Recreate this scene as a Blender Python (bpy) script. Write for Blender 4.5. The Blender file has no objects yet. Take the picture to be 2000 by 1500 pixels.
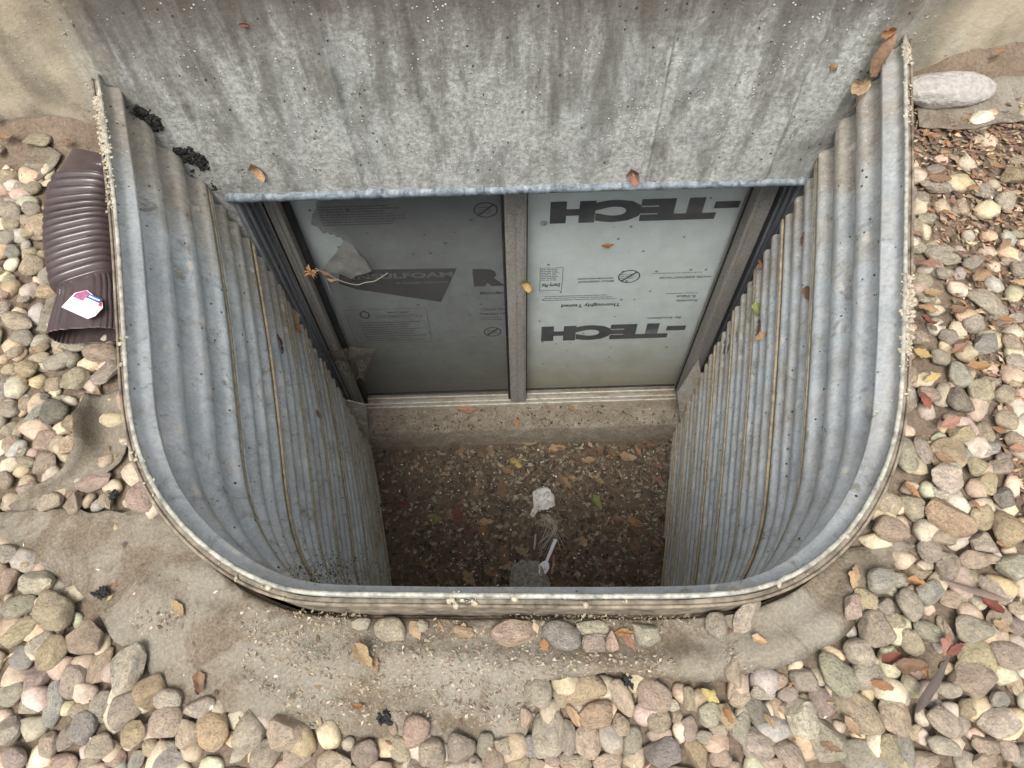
import bpy, bmesh, math, random
import numpy as np
from mathutils import Vector, Matrix, noise
from mathutils.bvhtree import BVHTree
from mathutils.geometry import delaunay_2d_cdt
rnd = random.Random(7)
S = bpy.context.scene
COL = S.collection

# ------------------------------------------------------------------ camera
FPX = 1387.0                                  # focal length in pixels of a 2000 px wide picture
CAM = Vector((0.0, -1.25, 1.106))
PITCH, ROLL = math.radians(60.6), math.radians(1.75)
_F = Vector((0, math.cos(PITCH), -math.sin(PITCH)))
_U = Vector((0, math.sin(PITCH), math.cos(PITCH)))
_R = Vector((1, 0, 0))
R2 = _R*math.cos(ROLL) - _U*math.sin(ROLL)
U2 = _R*math.sin(ROLL) + _U*math.cos(ROLL)
cd = bpy.data.cameras.new('camera')
cam = bpy.data.objects.new('camera', cd)
COL.objects.link(cam)
cd.sensor_width = 36.0
cd.lens = FPX/2000*36
cd.clip_start = 0.02
cd.clip_end = 500
M = Matrix((R2, U2, -_F)).transposed().to_4x4()
M.translation = CAM
cam.matrix_world = M
S.camera = cam

# ------------------------------------------------------------------ light
SUN_EL, SUN_AZ = math.radians(62), math.radians(195)   # azimuth clockwise from +y
W = bpy.data.worlds.new('World')
S.world = W
W.use_nodes = True
wn = W.node_tree.nodes
wl = W.node_tree.links
wn.clear()
sky = wn.new('ShaderNodeTexSky')
sky.sky_type = 'NISHITA'
sky.sun_disc = False
sky.sun_elevation = SUN_EL
sky.sun_rotation = SUN_AZ
sky.air_density = 1.0
sky.dust_density = 6.0
sky.ozone_density = 1.0
hs = wn.new('ShaderNodeHueSaturation')
hs.inputs['Saturation'].default_value = 0.35       # overcast: a grey-white sky
bg = wn.new('ShaderNodeBackground')
bg.inputs['Strength'].default_value = 0.13
wo = wn.new('ShaderNodeOutputWorld')
wl.new(sky.outputs[0], hs.inputs['Color'])
wl.new(hs.outputs[0], bg.inputs[0])
wl.new(bg.outputs[0], wo.inputs[0])
sd = bpy.data.lights.new('sun', 'SUN')
sd.energy = 1.5
sd.angle = math.radians(20)
sd.color = (1.0, 0.96, 0.9)
sun = bpy.data.objects.new('sun', sd)
COL.objects.link(sun)
sdir = Vector((math.sin(SUN_AZ)*math.cos(SUN_EL), math.cos(SUN_AZ)*math.cos(SUN_EL), math.sin(SUN_EL)))
sun.rotation_euler = sdir.to_track_quat('Z', 'Y').to_euler()
S.view_settings.view_transform = 'Standard'
S.view_settings.look = 'None'
S.view_settings.gamma = 1
S.view_settings.exposure = 0.8
S.cycles.max_bounces = 6
S.cycles.diffuse_bounces = 4
S.cycles.glossy_bounces = 3

# ------------------------------------------------------------------ helpers: pixels of the survey photo -> points
def ray(u, v): return _F*FPX + R2*(u-1000) - U2*(v-750)
def aty(u, v, y):
    d = ray(u, v); return CAM + d*((y-CAM.y)/d.y)
def atz(u, v, z):
    d = ray(u, v); return CAM + d*((z-CAM.z)/d.z)
def fbm(x, y, z=0.0, o=4): return noise.fractal(Vector((x, y, z)), 1.0, 2.0, o)
def clamp(a, lo, hi): return max(lo, min(hi, a))
def sstep(a, b, x):
    t = clamp((x-a)/(b-a), 0, 1); return t*t*(3-2*t)

# ------------------------------------------------------------------ helpers: objects
def tag(o, label=None, cat=None, group=None, kind=None):
    if label: o['label'] = label
    if cat: o['category'] = cat
    if group: o['group'] = group
    if kind: o['kind'] = kind
    return o
def put(name, me, mat=None, parent=None):
    o = bpy.data.objects.new(name, me)
    COL.objects.link(o)
    if mat and not me.materials: me.materials.append(mat)
    if parent:
        o.parent = parent
        w = parent.matrix_basis if parent.parent is None else Matrix.Identity(4)   # nested parts already sit in world space
        o.matrix_parent_inverse = w.inverted()
    return o
def empty(name, loc):
    o = bpy.data.objects.new(name, None)
    o.location = loc
    o.empty_display_size = 0.05
    COL.objects.link(o)
    return o
def mesh(vs, fs, smooth=False, name='m'):
    me = bpy.data.meshes.new(name)
    me.from_pydata([tuple(v) for v in vs], [], fs)
    me.validate()
    me.update()
    if smooth: me.shade_smooth()
    return me
class MB:
    def __init__(s): s.v = []; s.f = []
    def box(s, x0, x1, y0, y1, z0, z1):
        n = len(s.v)
        s.v += [(x, y, z) for z in (z0, z1) for y in (y0, y1) for x in (x0, x1)]
        s.f += [tuple(n+i for i in q) for q in ((0,2,3,1),(4,5,7,6),(0,1,5,4),(2,6,7,3),(0,4,6,2),(1,3,7,5))]
        return s
    def quad(s, *p):
        n = len(s.v); s.v += [tuple(q) for q in p]; s.f.append(tuple(range(n, n+len(p)))); return s
    def tube(s, pts, r, seg=6, cap=True):
        n = len(s.v); pts = [Vector(p) for p in pts]
        for i, p in enumerate(pts):
            t = (pts[min(i+1, len(pts)-1)] - pts[max(i-1, 0)]).normalized()
            a = t.orthogonal().normalized() if abs(t.z) > .9 else t.cross(Vector((0,0,1))).normalized()
            b = t.cross(a)
            rr = r[i] if isinstance(r, (list, tuple)) else r
            for k in range(seg):
                an = 2*math.pi*k/seg
                s.v.append(tuple(p + a*math.cos(an)*rr + b*math.sin(an)*rr))
        for i in range(len(pts)-1):
            for k in range(seg):
                s.f.append((n+i*seg+k, n+i*seg+(k+1) % seg, n+(i+1)*seg+(k+1) % seg, n+(i+1)*seg+k))
        if cap:
            s.f.append(tuple(n+k for k in range(seg))[::-1]); s.f.append(tuple(n+(len(pts)-1)*seg+k for k in range(seg)))
        return s
    def build(s, name, mat, parent=None, smooth=False, bevel=0):
        o = put(name, mesh(s.v, s.f, smooth), mat, parent)
        if bevel:
            m = o.modifiers.new('b', 'BEVEL'); m.width = bevel; m.segments = 2; m.limit_method = 'ANGLE'
        return o

# ------------------------------------------------------------------ helpers: materials
class NT:
    def __init__(s, name):
        s.m = bpy.data.materials.new(name); s.m.use_nodes = True
        s.t = s.m.node_tree; s.t.nodes.clear()
        s.out = s.t.nodes.new('ShaderNodeOutputMaterial')
        s.tc = s.t.nodes.new('ShaderNodeTexCoord')
        s.co = s.tc.outputs['Object']
    def link(s, a, b): s.t.links.new(a, b)
    def setv(s, sock, v):
        if hasattr(v, 'is_linked') or isinstance(v, bpy.types.NodeSocket): s.link(v, sock)
        elif isinstance(v, tuple) and len(v) == 3 and sock.type == 'RGBA': sock.default_value = (*v, 1)
        else: sock.default_value = v
    def scale(s, x, y, z, co=None):
        n = s.t.nodes.new('ShaderNodeMapping'); n.inputs['Scale'].default_value = (x, y, z)
        s.link(co or s.co, n.inputs[0]); return n.outputs[0]
    def noise(s, scale, detail=6, rough=.6, co=None, dist=0.0):
        n = s.t.nodes.new('ShaderNodeTexNoise'); n.inputs['Scale'].default_value = scale
        n.inputs['Detail'].default_value = detail; n.inputs['Roughness'].default_value = rough
        n.inputs['Distortion'].default_value = dist
        s.link(co or s.co, n.inputs['Vector']); return n.outputs['Fac']
    def voro(s, scale, co=None, feat='F1', rand=1.0, out='Distance'):
        n = s.t.nodes.new('ShaderNodeTexVoronoi'); n.feature = feat; n.inputs['Scale'].default_value = scale
        n.inputs['Randomness'].default_value = rand
        s.link(co or s.co, n.inputs['Vector']); return n.outputs[out]
    def ramp(s, fac, *stops):
        n = s.t.nodes.new('ShaderNodeValToRGB'); e = n.color_ramp.elements
        while len(e) < len(stops): e.new(0.5)
        for q, (p, c) in zip(e, stops):
            q.position = p; q.color = (*c, 1) if isinstance(c, tuple) else (c, c, c, 1)
        s.link(fac, n.inputs[0]); return n.outputs[0]
    def mix(s, fac, a, b, mode='MIX'):
        n = s.t.nodes.new('ShaderNodeMix'); n.data_type = 'RGBA'; n.blend_type = mode
        s.setv(n.inputs[0], fac); s.setv(n.inputs[6], a); s.setv(n.inputs[7], b); return n.outputs[2]
    def math(s, op, a, b=0.0, c=0.0):
        n = s.t.nodes.new('ShaderNodeMath'); n.operation = op
        s.setv(n.inputs[0], a); s.setv(n.inputs[1], b); s.setv(n.inputs[2], c); return n.outputs[0]
    def xyz(s):
        n = s.t.nodes.new('ShaderNodeSeparateXYZ'); s.link(s.co, n.inputs[0]); return n.outputs
    def bump(s, h, strength=.5, dist=.01, prev=None):
        n = s.t.nodes.new('ShaderNodeBump'); n.inputs['Strength'].default_value = strength
        n.inputs['Distance'].default_value = dist; s.link(h, n.inputs['Height'])
        if prev: s.link(prev, n.inputs['Normal'])
        return n.outputs[0]
    def attr(s, name):
        n = s.t.nodes.new('ShaderNodeAttribute'); n.attribute_name = name; return n.outputs['Color']
    def objcol(s):
        n = s.t.nodes.new('ShaderNodeObjectInfo'); return n.outputs['Color'], n.outputs['Random'], n.outputs['Location']
    def bsdf(s, col, rough=.8, metal=0.0, normal=None, spec=.4, trans=0.0):
        n = s.t.nodes.new('ShaderNodeBsdfPrincipled')
        s.setv(n.inputs['Base Color'], col); s.setv(n.inputs['Roughness'], rough); s.setv(n.inputs['Metallic'], metal)
        n.inputs['Specular IOR Level'].default_value = spec
        if trans: n.inputs['Transmission Weight'].default_value = trans
        if normal: s.link(normal, n.inputs['Normal'])
        return n.outputs[0]
    def done(s, sh): s.link(sh, s.out.inputs[0]); return s.m
def plain(name, c, rough=.7, metal=0.0, spec=.4, var=.25, sc=40):
    n = NT(name)
    f = n.noise(sc, 5, .65)
    lo = tuple(x*(1-var) for x in c); hi = tuple(min(1, x*(1+var)) for x in c)
    return n.done(n.bsdf(n.ramp(f, (.3, lo), (.7, hi)), rough, metal, n.bump(f, .2, .002), spec))

def mat_concrete():
    n = NT('concrete')
    X, Y, Z = n.xyz()
    big = n.noise(3.2, 7, .62)
    col = n.ramp(big, (.28, (.20, .20, .18)), (.45, (.33, .335, .31)), (.6, (.395, .405, .38)), (.8, (.46, .47, .445)))
    fine = n.noise(90, 5, .7)
    col = n.mix(.5, col, n.ramp(fine, (.36, (.10, .10, .09)), (.5, (.33, .335, .315)), (.64, (.58, .59, .56))))
    # bluish wash
    bl = n.noise(5, 4, .5, n.scale(1.6, 1, .7))
    col = n.mix(n.ramp(bl, (.5, 0.0), (.7, .5)), col, (.38, .41, .40))
    # runs from the siding above: streaks of uneven length, denser towards the top of the foundation
    st = n.noise(7, 8, .72, n.scale(2.2, 1, .40), .25)
    up = n.math('MINIMUM', n.math('MAXIMUM', n.math('MULTIPLY_ADD', Z, .62, -.07), -.06), .15)
    run = n.math('ADD', st, up)
    col = n.mix(n.ramp(run, (.48, 0.0), (.57, .45), (.70, .85)), col, n.mix(n.noise(4, 3), (.075, .072, .062), (.13, .118, .095)))
    st3 = n.noise(11, 7, .75, n.scale(2.2, 1, .35), .3)
    tp = n.ramp(n.math('ADD', Z, n.math('MULTIPLY', st3, .30)), (.38, 0.0), (.50, .8))
    col = n.mix(tp, col, (.085, .07, .055))
    # blotches of old splash and grime, hairline grime beside the form lines
    st2 = n.noise(5.5, 9, .78, n.scale(1.4, 1, .7), .3)
    col = n.mix(n.ramp(st2, (.49, 0.0), (.56, .4), (.66, .78)), col, (.12, .115, .098))
    st4 = n.noise(18, 8, .8, None, .2)
    col = n.mix(n.ramp(st4, (.52, 0.0), (.62, .45)), col, (.15, .145, .125))
    # ochre mud on the wall outside the well and splash along the ground
    mud = n.math('ADD', n.math('MULTIPLY', n.math('ABSOLUTE', X), 4.0), n.math('MULTIPLY', n.noise(6, 4), 1.1))
    mudf = n.ramp(n.math('MULTIPLY', mud, .2), (.70, 0.0), (.82, .85))
    mc = n.ramp(n.noise(7, 6, .65, n.scale(1, 1, .6)), (.35, (.22, .19, .14)), (.55, (.42, .36, .26)), (.7, (.47, .42, .32)))
    col = n.mix(mudf, col, mc)
    sp = n.math('ADD', n.math('MULTIPLY', Z, -3.0), n.math('MULTIPLY', n.noise(14, 5, .7), .9))
    out = n.math('GREATER_THAN', n.math('ABSOLUTE', X), .81)
    col = n.mix(n.math('MULTIPLY', n.ramp(sp, (.12, 0.0), (.35, .8)), out), col, (.17, .13, .09))
    # pale chips, lime spots, dark pits
    v = n.voro(70)
    pk = n.noise(6, 3)
    ch = n.math('MULTIPLY', n.ramp(n.math('ADD', v, n.math('MULTIPLY', fine, .25)), (.24, 1.0), (.31, 0.0)), n.ramp(pk, (.47, 0.0), (.54, 1.0)))
    inner = n.math('SUBTRACT', 1.0, mudf)
    ch = n.math('MULTIPLY', ch, inner)
    col = n.mix(ch, col, (.62, .62, .57))
    v2 = n.voro(60, n.scale(1, 1, .7))
    pit = n.math('MULTIPLY', n.ramp(n.math('ADD', v2, n.math('MULTIPLY', fine, .3)), (.22, 1.0), (.29, 0.0)), n.ramp(n.noise(9, 4, .7), (.50, 0.0), (.56, 1.0)))
    pit = n.math('MULTIPLY', pit, inner)
    col = n.mix(pit, col, (.07, .065, .055))
    h = n.math('ADD', n.math('MULTIPLY', fine, .5), n.math('ADD', n.math('MULTIPLY', ch, .8), n.math('MULTIPLY', pit, -1.0)))
    nb = n.bump(h, .9, .004, n.bump(n.noise(30, 6, .7), .35, .006))
    return n.done(n.bsdf(col, .92, 0, nb, .2))
def mat_galv():
    n = NT('galvanised_steel')
    X, Y, Z = n.xyz()
    sp = n.noise(9, 6, .65, n.scale(1, 1, 1.6))
    col = n.ramp(sp, (.3, (.41, .455, .48)), (.5, (.58, .635, .66)), (.7, (.74, .775, .785)))
    col = n.mix(.18, col, n.ramp(n.voro(55, out='Color'), (.1, (.36, .41, .45)), (.9, (.70, .74, .76))))
    # dust, thicker lower down and near the wall
    du = n.noise(3.5, 8, .72, None, .6)
    low = n.math('MULTIPLY', n.math('ADD', Z, .9), -.22)
    wall = n.math('MULTIPLY', n.math('ADD', Y, .26), .95)
    k = n.math('ADD', du, n.math('MAXIMUM', low, n.math('MAXIMUM', wall, -.02)))
    dust = n.ramp(k, (.46, 0.0), (.70, .8))
    dc = n.ramp(n.noise(60, 4, .7), (.3, (.24, .20, .145)), (.7, (.45, .39, .29)))
    col = n.mix(dust, col, dc)
    # drips and lime splashes
    v = n.voro(17, n.scale(1, 1, 1.4))
    ch = n.math('MULTIPLY', n.ramp(n.math('ADD', v, n.math('MULTIPLY', n.noise(38, 5, .75), .75)), (.53, 1.0), (.57, 0.0)), n.ramp(n.noise(5, 2), (.44, 0.0), (.50, 1.0)))
    col = n.mix(n.math('MULTIPLY', ch, .75), col, (.66, .63, .54))
    v3 = n.voro(95)
    spk = n.math('MULTIPLY', n.ramp(n.math('ADD', v3, n.math('MULTIPLY', n.noise(120, 3, .7), .3)), (.27, 1.0), (.34, 0.0)), n.ramp(n.noise(9, 3), (.44, 0.0), (.52, 1.0)))
    col = n.mix(spk, col, (.66, .65, .58))
    dk = n.math('MULTIPLY', n.ramp(n.math('ADD', n.voro(48), n.math('MULTIPLY', n.noise(90, 4, .7), .4)), (.27, 1.0), (.33, 0.0)), n.ramp(n.noise(7.3, 5, .7), (.45, 0.0), (.52, 1.0)))
    col = n.mix(dk, col, (.05, .045, .04))
    rust = n.ramp(n.noise(8, 6, .7, n.scale(1, 1, 5)), (.62, 0.0), (.74, .5))
    col = n.mix(rust, col, (.20, .13, .07))
    matte = n.math('MAXIMUM', dust, n.math('MAXIMUM', ch, spk))
    rough = n.math('MULTIPLY_ADD', matte, .35, .36)
    met = n.math('MULTIPLY_ADD', matte, -.25, .30)
    gr = n.noise(150, 4, .75)
    col = n.mix(.20, col, n.mix(1.0, col, n.ramp(gr, (.34, (.35, .34, .32)), (.5, 1.0), (.66, (1.55, 1.55, 1.52))), 'MULTIPLY'))
    # run marks down the sheet and splashes of silt
    rn = n.noise(34, 6, .75, n.scale(1, 1, .12))
    col = n.mix(n.ramp(rn, (.55, 0.0), (.68, .45)), col, (.20, .185, .15))
    sc_ = n.noise(20, 8, .8, None, .6)
    col = n.mix(n.ramp(sc_, (.56, 0.0), (.64, .65)), col, (.20, .175, .125))
    nb = n.bump(gr, .25, .002)
    return n.done(n.bsdf(col, rough, met, nb, .4))
def mat_soil(name, a, b, c, bump=.8):
    n = NT(name)
    f = n.noise(18, 8, .7)
    g = n.noise(160, 4, .7)
    col = n.ramp(f, (.3, a), (.5, b), (.72, c))
    col = n.mix(.4, col, n.ramp(g, (.3, tuple(x*.45 for x in a)), (.7, tuple(min(1, x*1.35) for x in c))))
    nb = n.bump(g, bump, .004, n.bump(f, .6, .012))
    return n.done(n.bsdf(col, .95, 0, nb, .15))
def mat_fabric():
    n = NT('landscape_fabric')
    f = n.noise(5, 7, .66)
    col = n.ramp(f, (.3, (.155, .13, .095)), (.5, (.22, .195, .152)), (.7, (.265, .24, .20)))
    grey = n.ramp(n.noise(3, 4), (.5, 0.0), (.65, .55))
    col = n.mix(grey, col, (.235, .22, .19))
    d = n.noise(7, 9, .78, None, .8)
    col = n.mix(n.ramp(d, (.47, 0.0), (.57, .9)), col, n.mix(n.noise(60, 4), (.085, .062, .042), (.17, .13, .09)))
    gr = n.noise(220, 3, .7)
    col = n.mix(.22, col, n.ramp(gr, (.36, (.06, .048, .036)), (.5, (.20, .175, .135)), (.64, (.40, .36, .29))))
    w = n.t.nodes.new('ShaderNodeTexWave'); w.inputs['Scale'].default_value = 320; n.link(n.co, w.inputs['Vector'])
    nb = n.bump(gr, .5, .002, n.bump(d, .6, .008))
    return n.done(n.bsdf(col, .93, 0, nb, .15))
def mat_stone(src):
    n = NT('river_stone_' + src)
    if src == 'object':
        c, r, loc = n.objcol()
        off = n.t.nodes.new('ShaderNodeVectorMath'); off.operation = 'ADD'
        mul = n.t.nodes.new('ShaderNodeVectorMath'); mul.operation = 'SCALE'; mul.inputs[3].default_value = 37.0
        n.link(loc, mul.inputs[0]); n.link(n.co, off.inputs[0]); n.link(mul.outputs[0], off.inputs[1])
        co = off.outputs[0]; sc = 1.0
    else:
        c = n.attr('Col'); co = n.scale(40, 40, 40); sc = 1.0
    f = n.noise(1.4*sc, 5, .6, co)
    g = n.noise(5.5*sc, 6, .8, co)
    col = n.mix(1.0, c, n.ramp(f, (.25, (.70, .69, .67)), (.5, (1.08, 1.05, 1.0)), (.75, (1.42, 1.34, 1.2))), 'MULTIPLY')
    col = n.mix(.55, col, n.mix(1.0, col, n.ramp(g, (.34, (.38, .36, .33)), (.47, 1.0), (.66, (1.5, 1.48, 1.42))), 'MULTIPLY'))
    band = n.noise(1.1, 3, .5, n.scale(1, 1, 3.2, co), 1.0)
    col = n.mix(n.ramp(band, (.56, 0.0), (.66, .45)), col, n.mix(.6, col, (.38, .27, .17)))
    vv = n.voro(7, co)
    col = n.mix(n.math('MULTIPLY', n.ramp(vv, (.08, .75), (.16, 0.0)), n.ramp(n.noise(2.0, 2, .5, co), (.5, 0.0), (.6, 1.0))), col, (.10, .085, .07))
    dust = n.noise(3.3, 5, .7, co)
    col = n.mix(n.ramp(dust, (.5, 0.0), (.72, .6)), col, (.44, .375, .285))
    nb = n.bump(g, .6, .08 if src == 'object' else .002, n.bump(f, .6, .2 if src == 'object' else .004))
    return n.done(n.bsdf(col, .78, 0, nb, .3))
def mat_tint(name, rough=.75, src='object', spec=.3):
    n = NT(name)
    c = n.objcol()[0] if src == 'object' else n.attr('Col')
    f = n.noise(6 if src == 'object' else 60, 6, .7)
    col = n.mix(1.0, c, n.ramp(f, (.25, (.55, .5, .47)), (.5, 1.0), (.75, (1.25, 1.2, 1.1))), 'MULTIPLY')
    return n.done(n.bsdf(col, rough, 0, n.bump(f, .3, .05 if src == 'object' else .002), spec))
def mat_frame():
    n = NT('dusty_window_frame')
    X, Y, Z = n.xyz()
    f = n.noise(120, 5, .75)
    g = n.noise(5, 6, .7, n.scale(3, 3, .6))
    col = n.ramp(g, (.3, (.17, .165, .15)), (.6, (.27, .26, .235)))
    col = n.mix(.28, col, n.ramp(f, (.38, (.06, .056, .05)), (.62, (.40, .38, .34))))
    low = n.ramp(n.math('MULTIPLY_ADD', Z, -1.0, n.math('MULTIPLY', g, .5)), (.0, 0.0), (1.0, 0.0))
    return n.done(n.bsdf(col, .7, .1, n.bump(f, .25, .002), .3))
def mat_buck():
    n = NT('dark_window_buck')
    st = n.noise(30, 6, .7, n.scale(1.5, 1.5, .035))
    f = n.noise(25, 6, .7)
    col = n.ramp(st, (.38, (.09, .097, .108)), (.52, (.17, .182, .20)), (.62, (.34, .36, .385)), (.70, (.62, .64, .66)))
    col = n.mix(n.ramp(f, (.52, 0.0), (.7, .6)), col, (.16, .145, .12))
    return n.done(n.bsdf(col, .45, .35, n.bump(f, .3, .003), .5))
def mat_board():
    n = NT('foam_board_facer')
    X, Y, Z = n.xyz()
    f = n.noise(4, 5, .6)
    col = n.ramp(f, (.3, (.60, .66, .665)), (.7, (.70, .75, .75)))
    # perforation: a staggered grid of pin holes in the facer
    cb = n.t.nodes.new('ShaderNodeCombineXYZ'); n.link(X, cb.inputs[0]); n.link(Z, cb.inputs[1])
    v = n.voro(19, cb.outputs[0], 'F1', .45)
    col = n.mix(n.ramp(v, (.07, .85), (.11, 0.0)), col, (.10, .11, .11))
    # silt stain standing in the foot of the board
    k = n.math('ADD', n.math('MULTIPLY', n.math('ADD', Z, 1.02), -1.7), n.math('MULTIPLY', n.math('SUBTRACT', n.noise(6, 6, .7), .5), .5))
    col = n.mix(n.ramp(k, (.0, 0.0), (.75, .9)), col, (.27, .245, .165))
    return n.done(n.bsdf(col, .5, 0, None, .4))
def mat_glass():
    n = NT('dusty_glass')
    tr = n.t.nodes.new('ShaderNodeBsdfTransparent'); tr.inputs[0].default_value = (.95, .96, .96, 1)
    gl = n.t.nodes.new('ShaderNodeBsdfGlossy'); gl.inputs['Roughness'].default_value = .06
    lw = n.t.nodes.new('ShaderNodeLayerWeight'); lw.inputs[0].default_value = .5
    fr = n.ramp(lw.outputs['Facing'], (.0, .02), (.5, .035), (.75, .12), (1.0, .7))
    m1 = n.t.nodes.new('ShaderNodeMixShader')
    n.link(fr, m1.inputs[0]); n.link(tr.outputs[0], m1.inputs[1]); n.link(gl.outputs[0], m1.inputs[2])
    df = n.t.nodes.new('ShaderNodeBsdfDiffuse'); df.inputs[0].default_value = (.45, .43, .38, 1)
    m2 = n.t.nodes.new('ShaderNodeMixShader')
    f = n.noise(9, 7, .7)
    n.link(n.ramp(f, (.35, .02), (.7, .10)), m2.inputs[0]); n.link(m1.outputs[0], m2.inputs[1]); n.link(df.outputs[0], m2.inputs[2])
    return n.done(m2.outputs[0])
def mat_veil(name, c, lo, hi, sc=12, speck=None):
    n = NT(name)
    tr = n.t.nodes.new('ShaderNodeBsdfTransparent')
    f = n.noise(sc, 7, .75)
    col = n.mix(f, tuple(x*.6 for x in c), tuple(x*1.3 for x in c))
    fac = n.ramp(f, (.35, lo), (.65, hi))
    if speck:
        v = n.ramp(n.voro(speck), (.12, 1.0), (.2, 0.0))
        col = n.mix(v, col, (.6, .57, .5)); fac = n.math('MAXIMUM', fac, n.math('MULTIPLY', v, n.ramp(f, (.4, 0.0), (.5, 1.0))))
    m = n.t.nodes.new('ShaderNodeMixShader')
    n.link(fac, m.inputs[0]); n.link(tr.outputs[0], m.inputs[1]); n.link(n.bsdf(col, .9, 0, None, .1), m.inputs[2])
    return n.done(m.outputs[0])

CONC = mat_concrete(); GALV = mat_galv(); FABRIC = mat_fabric(); FRAME = mat_frame(); BUCK = mat_buck(); BOARD = mat_board()
GLASS = mat_glass()
SOIL = mat_soil('dry_soil', (.10, .075, .052), (.165, .125, .09), (.24, .19, .14))
FLOOR = mat_soil('damp_soil', (.062, .046, .032), (.108, .08, .056), (.17, .13, .094))
SILL = mat_soil('dirty_sill', (.085, .066, .047), (.165, .135, .10), (.32, .29, .235), .5)
STONE = mat_stone('object'); STONEV = mat_stone('attribute')
LEAF = mat_tint('dead_leaf'); BITS = mat_tint('litter', .8, 'attr')
INK = plain('navy_print', (.03, .036, .05), .6, var=.35, sc=30)
INKP = plain('grey_print', (.10, .115, .125), .6, var=.3)
PALE = plain('pale_print', (.40, .44, .44), .6, var=.1)
SCREEN = mat_veil('insect_screen', (.08, .08, .077), .46, .57, 5)
DUSTY = mat_veil('dusty_screen', (.20, .195, .18), .55, .85, 10)
WEB = mat_veil('dusty_cobweb', (.22, .19, .155), .12, .85, 22, 130)
CREAM = plain('dried_cream_residue', (.36, .315, .235), .95, var=.5, sc=120)
TAR_SHADE = plain('black_mastic_gap_shade', (.018, .018, .017), .85, var=.5, sc=60)  # black of the mastic, the shreds and the shade strip in the gap
BLUEED = None

# ------------------------------------------------------------------ the well outline (rim) and ground form
RIM_PX = [(185,145),(205,300),(222,450),(235,650),(243,780),(262,880),(300,965),(360,1040),(440,1105),(520,1145),(600,1162),(800,1165),(1000,1167),(1200,1168),(1400,1165),(1500,1150),(1600,1100),(1680,1020),(1735,920),(1762,820),(1770,700),(1775,500),(1777,300),(1770,60)]
def rim_z(x, y): return .205 + .13*y + .02*x
def _rim_point(u, v):
    p = atz(u, v, .1)
    for _ in range(8): p = atz(u, v, rim_z(p.x, p.y))
    return p
ctrl = [_rim_point(*q) for q in RIM_PX]
ctrl[0].y = ctrl[-1].y = -.004
def catmull(P, per):
    out = []
    Q = [P[0]*2-P[1]] + list(P) + [P[-1]*2-P[-2]]
    for i in range(1, len(Q)-2):
        a, b, c, d = Q[i-1:i+3]
        for k in range(per):
            t = k/per
            out.append(.5*((2*b)+(c-a)*t+(2*a-5*b+4*c-d)*t*t+(3*b-a-3*c+d)*t**3))
    out.append(P[-1].copy())
    return out
dense = catmull([Vector((p.x, p.y)) for p in ctrl], 12)
NP = 180
cum = [0]
for a, b in zip(dense, dense[1:]): cum.append(cum[-1]+(b-a).length)
PLAN = []
for i in range(NP+1):
    s = cum[-1]*i/NP
    k = min(max(j for j in range(len(cum)) if cum[j] <= s+1e-9), len(cum)-2)
    t = (s-cum[k])/max(1e-9, cum[k+1]-cum[k])
    PLAN.append(dense[k].lerp(dense[k+1], t))
for _ in range(6):
    PLAN = [PLAN[0]] + [(PLAN[i-1]+PLAN[i]*2+PLAN[i+1])/4 for i in range(1, NP)] + [PLAN[-1]]
NORM = []
for i in range(NP+1):
    t = (PLAN[min(i+1, NP)]-PLAN[max(i-1, 0)]).normalized()
    NORM.append(Vector((t.y, -t.x)) * (1 if True else -1))     # left end -> front -> right end: this points outward
if NORM[NP//2].y > 0: NORM = [-q for q in NORM]
XL0, XR0 = -PLAN[0].x, PLAN[-1].x
def interp(tab, z):
    tab = sorted(tab)
    if z <= tab[0][0]: return tab[0][1]
    for (a, va), (b, vb) in zip(tab, tab[1:]):
        if z <= b: return va+(vb-va)*(z-a)/(b-a)
    return tab[-1][1]
LEFT_END = [(.2, .81), (.03, .766), (-.165, .70), (-.4, .667), (-.85, .643), (-1.7, .605)]
RIGHT_END = [(.23, .80), (0, .765), (-.2, .742), (-.5, .722), (-.9, .70), (-1.7, .68)]
def well_pt(i, d, off=0.0):
    """point of the well wall: station i along the plan, depth d below the rim, off = outward along the plan normal"""
    p = PLAN[i] + NORM[i]*off
    z0 = .205 - d
    w = sstep(-.25, .25, p.x)
    s = sum((interp(LEFT_END, z0+q)/.81)*(1-w) + (interp(RIGHT_END, z0+q)/.80)*w for q in (-.09, -.03, .03, .09))/4
    x, y = p.x*s, p.y
    return Vector((x, y, z0 + .13*y + .02*x))
def r_outline(phi):
    d = Vector((math.cos(phi), math.sin(phi)))
    best = .8
    for a, b in zip(PLAN, PLAN[1:]):
        ca = a.x*d.y-a.y*d.x; cb = b.x*d.y-b.y*d.x
        if ca*cb <= 0 and ca != cb:
            t = ca/(ca-cb); q = a.lerp(b, t)
            if q.dot(d) > 0: return q.length
    return best
ANG = [math.atan2(p.y, p.x) % (2*math.pi) for p in PLAN]
LEN = [p.length for p in PLAN]
def in_well(x, y, m=0.0):
    a = math.atan2(y, x) % (2*math.pi)
    if a < math.pi: return True
    r = float(np.interp(a, ANG, LEN))
    return math.hypot(x, y) < r + m
def gz(x, y):
    xx, yy = clamp(x, -1.6, 1.6), clamp(y, -1.7, 0)
    base = .095 + .05*xx + .112*yy
    a = .012*fbm(x*2.3, y*2.3, 3)
    return base + a
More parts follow.
